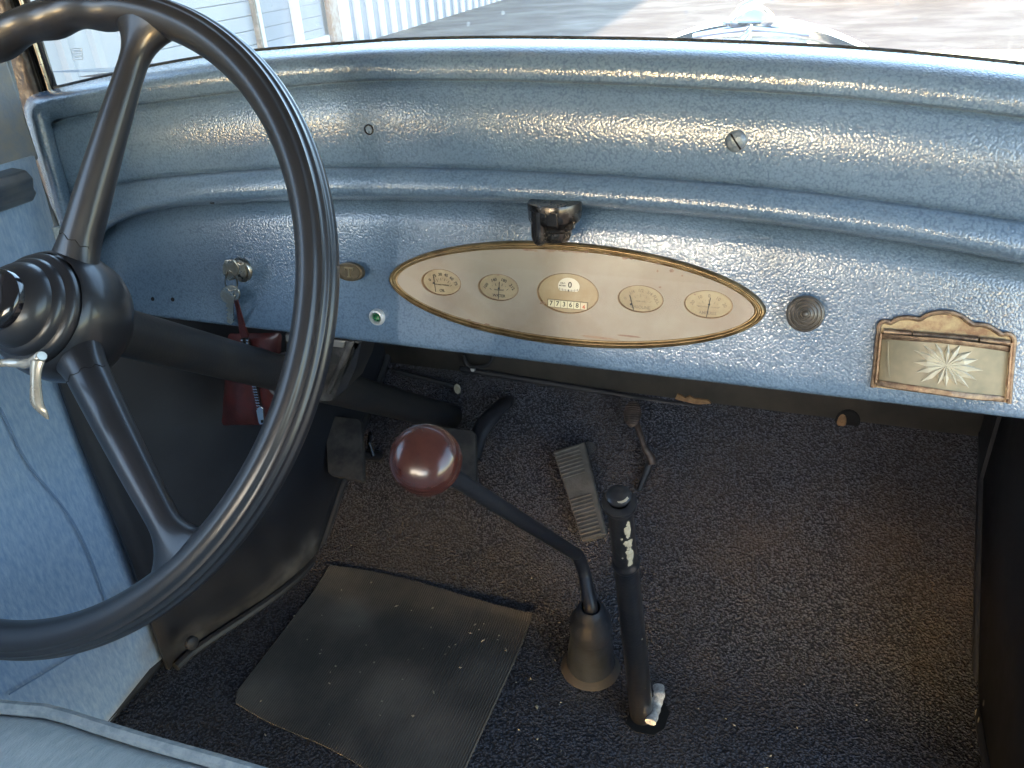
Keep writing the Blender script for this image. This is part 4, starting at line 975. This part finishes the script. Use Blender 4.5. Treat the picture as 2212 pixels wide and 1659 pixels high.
# ------------------------------------------------------------------ steering column
colm = thing('steering_column', HB+AX*.07, 'black steering column running down from the hub to the toe board', 'steering column')
q = B(); q.lathe(HB, AX, [(.022, .045), (.0215, .062), (.0190, .066), (.0188, .07), (.0185, .30), (.0185, .34)], 36, ref=E2); q.out('upper_tube', colm_m, colm)
q = B(); q.lathe(HB, AX, [(.0175, .335), (.0200, .345), (.0205, .36), (.0205, .60), (.021, .765)], 36, ref=E2); q.out('lower_tube', colm_m, colm)
# bracket under the dash
q = B(); T_ = .612
bro = [(613, 722), (781, 739), (722, 862), (716, 868), (690, 868), (640, 800), (618, 770)]
q.prism([PY(x, y, T_) for x, y in bro], (0, .008, 0)); br = q.out('bracket', silver, colm, bevel=.0015, label='worn silver grey column bracket')
q = B(); q.prism([PY(x, y, T_-.004) for x, y in ((751, 738), (764, 739), (712, 852), (702, 850))], (0, .004, 0)); q.out('bracket_rib', silver, br, bevel=.001)
q = B(); q.prism([PY(x, y, T_-.003) for x, y in ((615, 724), (745, 737), (741, 752), (617, 738))], (0, .003, 0)); q.out('bracket_lip', mat('bright_edge', (.40, .37, .34), .4, .6), br, bevel=.001)
q = B(); q.prism([PY(x, y, T_) for x, y in ((781, 739), (770, 790), (748, 840), (722, 862), (764, 742))], (0, .035, 0)); q.out('bracket_side', colm_m, br)
for s_, r_ in ((.300, .0250), (.312, .0280), (.324, .0250)):
    q = B(); q.lathe(HB+AX*s_, AX, [(r_-.003, -.003), (r_, -.002), (r_+.0008, 0), (r_, .002), (r_-.003, .003)], 36, ref=E2); q.out('clamp_ring', black if r_ < .023 else silver, colm)

# ------------------------------------------------------------------ keys, ring, pouch
def flat_shape(outl, y, th, m_, name, par, z=z6, hole_c=None):
    q = B(); q.prism([PY(a_[0], a_[1], y) for a_ in outl], (0, th, 0)); return q.out(name, m_, par, bevel=.0004, bseg=1)
zk = lambda x, y: ((780+x*.44614)/1.8228, (960+y*.44614)/1.8228)
k1 = thing('key', PY(*zk(300, 240), .58), 'nickel key pushed into the ignition lock', 'key')
q = B(); ol = [(232, 145), (310, 140), (335, 175), (355, 205), (352, 250), (330, 290), (310, 322), (262, 326), (235, 300), (218, 255), (214, 200)]
q.prism([PY(*zk(x, y), .568+.00012*(x-214)*.2) for x, y in ol], (.0002, .0018, 0)); q.out('bow', nickel, k1, bevel=.0005)
q = B(); q.box(PY(*zk(365, 225), .585), (.003, 0, 0), (0, .022, 0), (0, 0, .0065)); q.out('blade', nickel, k1)
k2 = thing('key', PY(*zk(280, 450), .575), 'nickel spare key hanging from the ring below the lock', 'key')
q = B(); q.prism([PY(*zk(280+86*math.cos(t), 450+80*math.sin(t)), .577) for t in [2*math.pi*k/28 for k in range(28)]], (0, .0018, 0)); q.out('bow', nickel, k2, bevel=.0004)
q = B(); q.prism([PY(*zk(x, y), .5775) for x, y in ((252, 520), (308, 520), (308, 600), (310, 690), (288, 712), (262, 698), (252, 678), (262, 665), (250, 650), (264, 636), (250, 618), (266, 602), (244, 585), (262, 568), (243, 550))], (0, .0014, 0)); q.out('blade', nickel, k2)
rg = B(); pts = [PY(*zk(x, y), yy) for x, y, yy in ((262, 240, .564), (245, 290, .568), (238, 330, .574), (250, 380, .580), (290, 405, .583), (330, 395, .580), (348, 350, .573), (330, 300, .568), (300, 262, .564), (275, 238, .562))]
rg.tube(smooth_path([tuple(p) for p in pts]+[tuple(pts[0])], 5), .0007, 8); rgo = rg.out('key_ring', nickel, loc=pts[0]); rgo['label'] = 'thin wire ring joining the two keys'; rgo['category'] = 'key ring'
q = B(); q.tube(smooth_path([tuple(PY(*zk(x, y), .572)) for x, y in ((268, 408), (300, 415), (335, 405), (318, 440), (325, 465), (318, 490))], 4), .0008, 8); q.out('clip', nickel, rgo)
po = thing('leather_pouch', PY(*zk(380, 1000), .60), 'dark red leather zip pouch hanging from the ignition key', 'pouch')
q = B(); rows = []
ptl, ptr, pbl, pbr = (262, 800), (740, 786), (205, 1600), (700, 1600)
Nn = 24
for j in range(Nn+1):
    v_ = j/Nn; r = []
    for i in range(Nn+1):
        u_ = i/Nn; x = (262+(740-262)*u_)*(1-v_)+(208+(700-208)*u_)*v_; y = (792-8*u_)*(1-v_)+(1604-10*u_)*v_
        cr = 26; 
        ex = min(u_, 1-u_)*480; ey = min(v_, 1-v_)*800
        if ex < cr and ey < cr:
            k = 1-(ex/cr); kk_ = 1-(ey/cr); sgnx = 1 if u_ < .5 else -1; sgny = 1 if v_ < .5 else -1; x += sgnx*cr*.35*k*kk_; y += sgny*cr*.35*k*kk_
        puff = .0075*(min(1, ex/120)*min(1, ey/150))**.5*(1-.25*math.exp(-((x-480)/60)**2))
        r.append((x, y, puff))
    rows.append(r)
F1 = [[PY(*zk(x, y), .606-p) + V((0, .0012*noise.noise(V((x*.012, y*.012, 0))), 0)) for x, y, p in r] for r in rows]
F2 = [[PY(*zk(x, y), .606+p*.8) for x, y, p in r] for r in rows]
q.grid(F1); q.grid([list(reversed(r)) for r in F2]); q.out('pouch_body', leather, po, sharp=80)
q = B()
for j in range(26):
    for sgn in (-1, 1):
        y = 850+j*(1450-850)/25; x = 412+(y-850)*.21+sgn*(9 if j > 2 else 14-3*j+9); c = PY(*zk(x, y), .5945); q.box(c, (.0024, 0, 0), (0, .0016, 0), (0, 0, .0014))
q.out('zip_teeth', chrome, po, smooth=False)
q = B(); q.prism([PY(*zk(x, y), .5965) for x, y in ((395, 830), (425, 822), (450, 850), (560, 1440), (535, 1445), (470, 1200), (380, 860))], (0, .001, 0)); q.out('zip_tape', hole_m, po, smooth=False)
q = B(); q.prism([PY(*zk(x, y), .590) for x, y in ((510, 1470), (528, 1445), (555, 1438), (572, 1455), (585, 1575), (582, 1595), (545, 1598), (532, 1580))], (0, .0018, 0)); zp = q.out('zip_pull', chrome, po, bevel=.0005)
q = B(); q.prism([PY(*zk(x, y), .5893) for x, y in ((553, 1560), (570, 1558), (572, 1580), (555, 1582))], (0, .001, 0)); q.out('pull_hole', hole_m, zp)
q = B(); q.prism([PY(*zk(x, y), yy) for x, y, yy in ((310, 500, .571), (345, 495, .571), (362, 560, .573), (400, 700, .58), (438, 800, .588), (440, 830, .59), (378, 830, .59), (365, 800, .588), (350, 690, .58), (335, 580, .573))], (0, .0022, 0)); q.out('strap', leather, po, bevel=.0006)

# ------------------------------------------------------------------ gear lever
KP = PT(918, 992, .52)
bend = CAM+V((-.1885, .668, -.632)); bend = PZ(1256, 1205, -.638)
mouth = PZ(1276, 1312, -.683)
basep = PZ(1276, 1440, -.80)
gl_ = thing('gear_lever', basep, 'floor gear lever with round reddish brown knob and grey rubber boot', 'gear lever')
ax = (KP-bend).normalized()
q = B(); pts = [KP-ax*.012, KP-ax*.10, KP-ax*.20, bend+ax*.055, bend+ax*.02, bend+(mouth-bend)*.30, bend+(mouth-bend)*.6, mouth, mouth+(basep-mouth)*.25]
sp_ = smooth_path([tuple(p) for p in pts], 6); q.tube(sp_, [.0062+.0026*i/(len(sp_)-1) for i in range(len(sp_))], 16); q.out('shaft', shaft, gl_)
q = B(); R_ = .0236
tv = (CAM-KP).normalized(); ka = (ax*.75+tv*.65).normalized()
prof = [(.006, -.020), (.010, -.0185), (R_*.72, -.0135), (R_*.93, -.0085)]
for k in range(4): prof += [(R_*(.962), -.0075+.0022*k), (R_*.992, -.0068+.0022*k), (R_*.992, -.0062+.0022*k), (R_*.962, -.0055+.0022*k)]
prof += [(R_*.985, .0025), (R_*.955, .0058), (R_*.89, .0090), (R_*.78, .0118), (R_*.62, .0140), (R_*.42, .0155), (R_*.2, .0163), (0, .0166)]
q.lathe(KP, ka, prof, 64); q.out('knob', brown, gl_, sharp=50)
bax = (mouth-basep).normalized(); BL = (mouth-basep).length
q = B(); q.lathe(basep, bax, [(.030, -.012), (.0300, .0), (.0292, .012), (.0272, BL*.35), (.0240, BL*.56), (.0232, BL*.60), (.0250, BL*.61), (.0252, BL*.64), (.0240, BL*.80), (.0188, BL*.86), (.0175, BL*.93), (.0150, BL*.985), (.0118, BL*1.01), (.0105, BL*1.0)], 40, sx=1.05); bt_ = q.out('boot', boot_m, gl_, sharp=35)
q = B(); q.lathe(basep+V((0, 0, -.006)), (0, 0, 1), [(.030, .016), (.0325, .014), (.0385, .004), (.040, -.002), (.036, -.004)], 40); q.out('boot_flange', mat('flange_rubber', (.05, .042, .038), .8, col2=(.035, .033, .033), nscale=60), bt_)

# ------------------------------------------------------------------ handbrake
hbt = PX(1338, 1085, -.106); hbb = PZ(1387, 1545, -.80); hbb = hbb+V((0, 0, -.0))
hbr = thing('handbrake', hbb, 'black handbrake lever with chipped paint and round release button', 'handbrake lever')
ha_ = (hbt-hbb); HL = ha_.length; ha_.normalize(); mid = PX(1340, 1250, -.106); ml = (mid-hbb).dot(ha_)
q = B(); q.lathe(hbb, ha_, [(.0135, -.02), (.0135, .02), (.0118, ml*.6), (.0108, ml-.006)], 32, sx=1.08); q.out('lever', brake_m, hbr)
q = B(); q.lathe(hbb, ha_, [(.0098, ml-.008), (.0118, ml-.006), (.0124, ml-.003), (.0122, ml), (.0108, ml+.002), (.0104, ml+.006), (.0101, HL-.012), (.0106, HL-.008), (.0135, HL-.004), (.0141, HL-.001), (.0138, HL+.001), (.0105, HL+.0018), (.008, HL+.002)], 36, sx=1.0); gp = q.out('grip', brake_m, hbr, sharp=35)
q = B(); q.lathe(hbb, ha_, [(.0042, HL), (.0042, HL+.007)], 18); q.out('button_stem', nickel, hbr)
q = B(); q.lathe(hbb, ha_, [(.004, HL+.0065), (.0095, HL+.007), (.0102, HL+.0085), (.0098, HL+.010), (.007, HL+.0118), (.003, HL+.0126), (0, HL+.0128)], 32); rb = q.out('release_button', brake_m, hbr)
# paint chips lie on the grip's surface
gax = ha_; e_ = (X_-gax*X_.dot(gax)).normalized(); f_ = gax.cross(e_)
if f_.dot(CAM-hbt) < 0: f_ = -f_
def chip(par, l0, ang, dl, da, rad, seed, n=12):
    rnd = random.Random(seed); q = B(); ring = []
    for k in range(n):
        t = 2*math.pi*k/n; s = rnd.uniform(.6, 1.2)*1.35; l = l0+math.sin(t)*dl*1.3*s; a = ang+.12+math.cos(t)*da*s; ring.append(hbb+gax*l+(e_*math.sin(a)+f_*math.cos(a))*rad)
    c = hbb+gax*l0+(e_*math.sin(ang)+f_*math.cos(ang))*rad; q.add([c]+ring, [(0, i+1, (i+1) % n+1) for i in range(n)]); return q.out('chip', chip_m, par, smooth=False)
G = HL-ml
for k_, (lf, an, dl, da, rd) in enumerate(((.80, .80, .0022, .14, .01050), (.70, .78, .0055, .24, .01052), (.63, .72, .0028, .14, .01055), (.50, .66, .0030, .30, .01062), (.445, .72, .0022, .20, .01066), (.40, .62, .0012, .10, .01068), (.30, .72, .0058, .28, .01074), (.20, .70, .0042, .18, .01080), (.13, .62, .0020, .16, .01085), (.58, .20, .0010, .06, .01056), (.25, .1, .0008, .05, .01076))):
    chip(gp, ml+G*lf, an-.12, dl, da, rd+.0001, k_+3, n=14)
for lf, an in ((.62, .9), (.45, -.5), (.3, .6), (.75, .3)): chip(hbr, ml*lf, an, .0012, .08, .0136-.0018*max(0, lf-.2)/.4*.8, int(lf*50))
q = B(); c = hbb+gax*(HL+.0118)+e_*.003+f_*.003; q.add([c+e_*math.cos(t)*.0056*random.uniform(.6, 1.2)+f_*math.sin(t)*.0050*random.uniform(.6, 1.2)+gax*(-.0002) for t in [k*.63 for k in range(10)]], [tuple(range(10))]); q.out('chip', chip_m, rb, smooth=False)
# slot in the carpet and a strip of rag
q = B(); sl0 = hbb+V((.006, .0, .0015)); q.prism([sl0+V((x, y, 0)) for x, y in ((-.022, -.018), (-.008, -.026), (.012, -.024), (.022, -.012), (.024, .012), (.014, .026), (-.006, .03), (-.018, .02))], (0, 0, .001)); so2 = q.out('floor_slot', hole_m, loc=sl0, smooth=False); so2['label'] = 'dark slot in the carpet round the handbrake foot'; so2['category'] = 'floor slot'
q = B(); rp = [(1422, 1482), (1424, 1500), (1418, 1520), (1412, 1540), (1405, 1560)]
pts = smooth_path([tuple(PZ(x, y, -.780+.003*math.sin(i*2))) for i, (x, y) in enumerate(rp)], 6); q.tube(pts, [.0066+.0004*math.sin(i*1.3) for i in range(len(pts))], 10, flat=.6); rg2 = q.out('rag_strip', rag, loc=pts[0]); rg2['label'] = 'frayed white rag strip tucked beside the handbrake foot'; rg2['category'] = 'rag'

# ------------------------------------------------------------------ pedals
def pad(name, corners, off, th, label, m_, par=None):
    P = [TB(x, y, off) for x, y in corners]; c = sum(P, V())/4; o = thing(name, c, label, 'pedal', 'foot pedals on the toe board')
    # rounded outline
    ol = []
    for i in range(4):
        a, b_, c_ = P[i-1], P[i], P[(i+1) % 4]; r = .007; d1 = (a-b_).normalized(); d2 = (c_-b_).normalized()
        for k in range(5):
            t = k/4; ol.append(b_+d1*r*(1-t)**2+d2*r*t**2)
    q = B(); q.prism(ol, -TN*th); pd = q.out('pad', m_, o, bevel=.0015)
    return o, c, P
o, c, P = pad('clutch_pedal', [(701, 896), (779, 905), (785, 1040), (708, 1024)], .085, .012, 'flat rectangular clutch pedal pad at the far left', padrub)
q = B(); q.tube([c-TN*.012, c-TN*.03+V((.01, 0, 0)), c-TN*.07+V((.014, .02, 0)), c-TN*.11+V((.014, .03, 0))], [.007, .008, .008, .008], 12); q.out('arm', shaft, o)
q = B(); q.tube([TB(800, 960, .03), TB(803, 975, .03)], .004, 10); q.out('spring_bolt', nickel, o)
q = B(); q.tube([TB(800, 935, .04), TB(797, 958, .05), TB(806, 985, .04)], .003, 8); q.out('spring_rod', black, o)
o, c, P = pad('brake_pedal', [(928, 918), (1026, 930), (1028, 1062), (934, 1050)], .085, .012, 'flat brake pedal pad partly hidden by the gear knob', padrub)
q = B(); q.tube(smooth_path([tuple(p) for p in (c+V((.02, .02, -.012)), TB(1040, 930, .06), TB(1070, 890, .05), TB(1095, 868, .03), TB(1100, 862, -.01))], 6), [.012]*6+[.014]*6+[.012]*6+[.009]*7, 12, flat=.7); q.out('arm', shaft, o)
# accelerator: long ribbed treadle
ac = [TB(1194, 974, .035), TB(1262, 953, .035), TB(1311, 1154, .030), TB(1257, 1169, .030)]
o = thing('accelerator_pedal', sum(ac, V())/4, 'long grey ribbed accelerator treadle in the middle of the toe board', 'pedal', 'foot pedals on the toe board')
q = B(); q.prism(ac, -TN*.014); q.out('tread', acc_m, o, bevel=.003, bseg=3)
q = B(); nr = 24
for i in range(nr):
    t = .03+.94*i/(nr-1)
    if .34 < t < .55: continue
    a = ac[0].lerp(ac[3], t); b_ = ac[1].lerp(ac[2], t); a2 = a.lerp(b_, .03); b2 = a.lerp(b_, .80); q.tube([a2+TN*.0002, b2+TN*.0002], .0017, 6)
q.out('rib', acc_m, o)
q = B(); q.tube([TB(1272, 968, .012), TB(1272, 968, -.01)], .010, 12); q.out('pivot', black, o)
# hook under the right of accelerator
o2 = thing('starter_pedal', TB(1365, 895, .045), 'small oval ribbed foot button on a bent stem below the firewall', 'pedal', 'foot pedals on the toe board')
sc0 = TB(1366, 895, .045); e = (TB(1368, 870, .045)-sc0).normalized(); g_ = TN.cross(e)
q = B(); rows = []
for s, h in ((.0, .006), (.5, .0055), (.85, .0035), (1, 0), (.95, -.004)):
    rows.append([sc0+e*math.sin(t)*.0195*s+g_*math.cos(t)*.0125*s*(1+.12*math.sin(t))+TN*h for t in [2*math.pi*k/32 for k in range(32)]])
q.grid(rows, closeu=True); q.out('oval_pad', ovalp, o2)
q = B()
for i in range(11):
    v = -.0165+.0033*i; w_ = .0115*math.sqrt(max(0, 1-(v/.0195)**2)); q.tube([sc0+e*v-g_*w_+TN*.0036, sc0+e*v+TN*.0062, sc0+e*v+g_*w_+TN*.0036], .0009, 6)
q.out('grip_line', ovalp, o2)
q = B(); q.tube(smooth_path([tuple(p) for p in (TB(1375, 915, .035), TB(1385, 945, .035), TB(1393, 968, .03), TB(1404, 985, .025), TB(1409, 1003, .02))], 5), [.0045]*5+[.004]*5+[.0055]*5+[.006]*6, 10); q.out('stem', ovalp, o2)
q = B(); q.tube([TB(1409, 990, .02), TB(1400, 1010, .015), TB(1390, 1035, .012), TB(1380, 1060, .012)], [.003, .006, .005, .004], 10); q.lathe(TB(1375, 1080, .012), TN, [(.004, 0), (.0042, .003), (0, .006)], 12); q.out('linkage', kickm, o2)

# ------------------------------------------------------------------ ribbed rubber mat
mo = [PZ(715, 1232, -.797), PZ(1148, 1335, -.797), PZ(985, 1659, -.797), PZ(866, 1668, -.797), PZ(492, 1510, -.797)]
# outline in floor coordinates: ribs run fore and aft
xl, xr, yt, yb = mo[0].x, mo[1].x, mo[0].y, PZ(492, 1510, -.797).y
mt = thing('floor_mat', V(((xl+xr)/2, (yt+yb)/2, FZ)), 'worn ribbed rubber heel mat lying on the carpet under the steering wheel', 'mat')
q = B(); nribs = 100; ys_ = [yb+(yt-yb)*k/14 for k in range(15)]; rows = []
for i in range(nribs*2+1):
    t = i/(nribs*2); x = xl+(xr-xl)*t; r = []
    hgt_ = .0015 if i % 2 else 0
    for y in ys_:
        xx = x+.004*math.sin((y-yb)*9)*(t-.3); zz = fz(y)+.0030+hgt_+.0010*noise.noise(V((x*9, y*9, 3)))+0
        yy = y + (yb and 0)
        if y == ys_[0]: yy = yb+(mo[3].y-.02-yb)*t/.86-.003*math.sin(t*9)
        if y == ys_[-1]: yy = yt+.006*math.sin(t*5)
        r.append(V((xx, yy, zz)))
    # rounded near corner
    if t < .03: r[0].y += (.03-t)*.5
    rows.append(r)
mo_ = V(mt.location)
patches(matr, [(PZ(760, 1330, -.8)-mo_, .01, .05), (PZ(560, 1500, -.8)-mo_, .01, .06), (PZ(860, 1510, -.8)-mo_, .01, .06), (PZ(930, 1600, -.8)-mo_, .01, .07), (PZ(1060, 1450, -.8)-mo_, .0, .05)], (.24, .205, .17), .5, 18)
q.grid(rows); mm_ = q.out('ribbed_sheet', matr, mt, smooth=False)
mm_.modifiers.new('s', 'SOLIDIFY').thickness = .0015
mm_.modifiers['s'].offset = -1
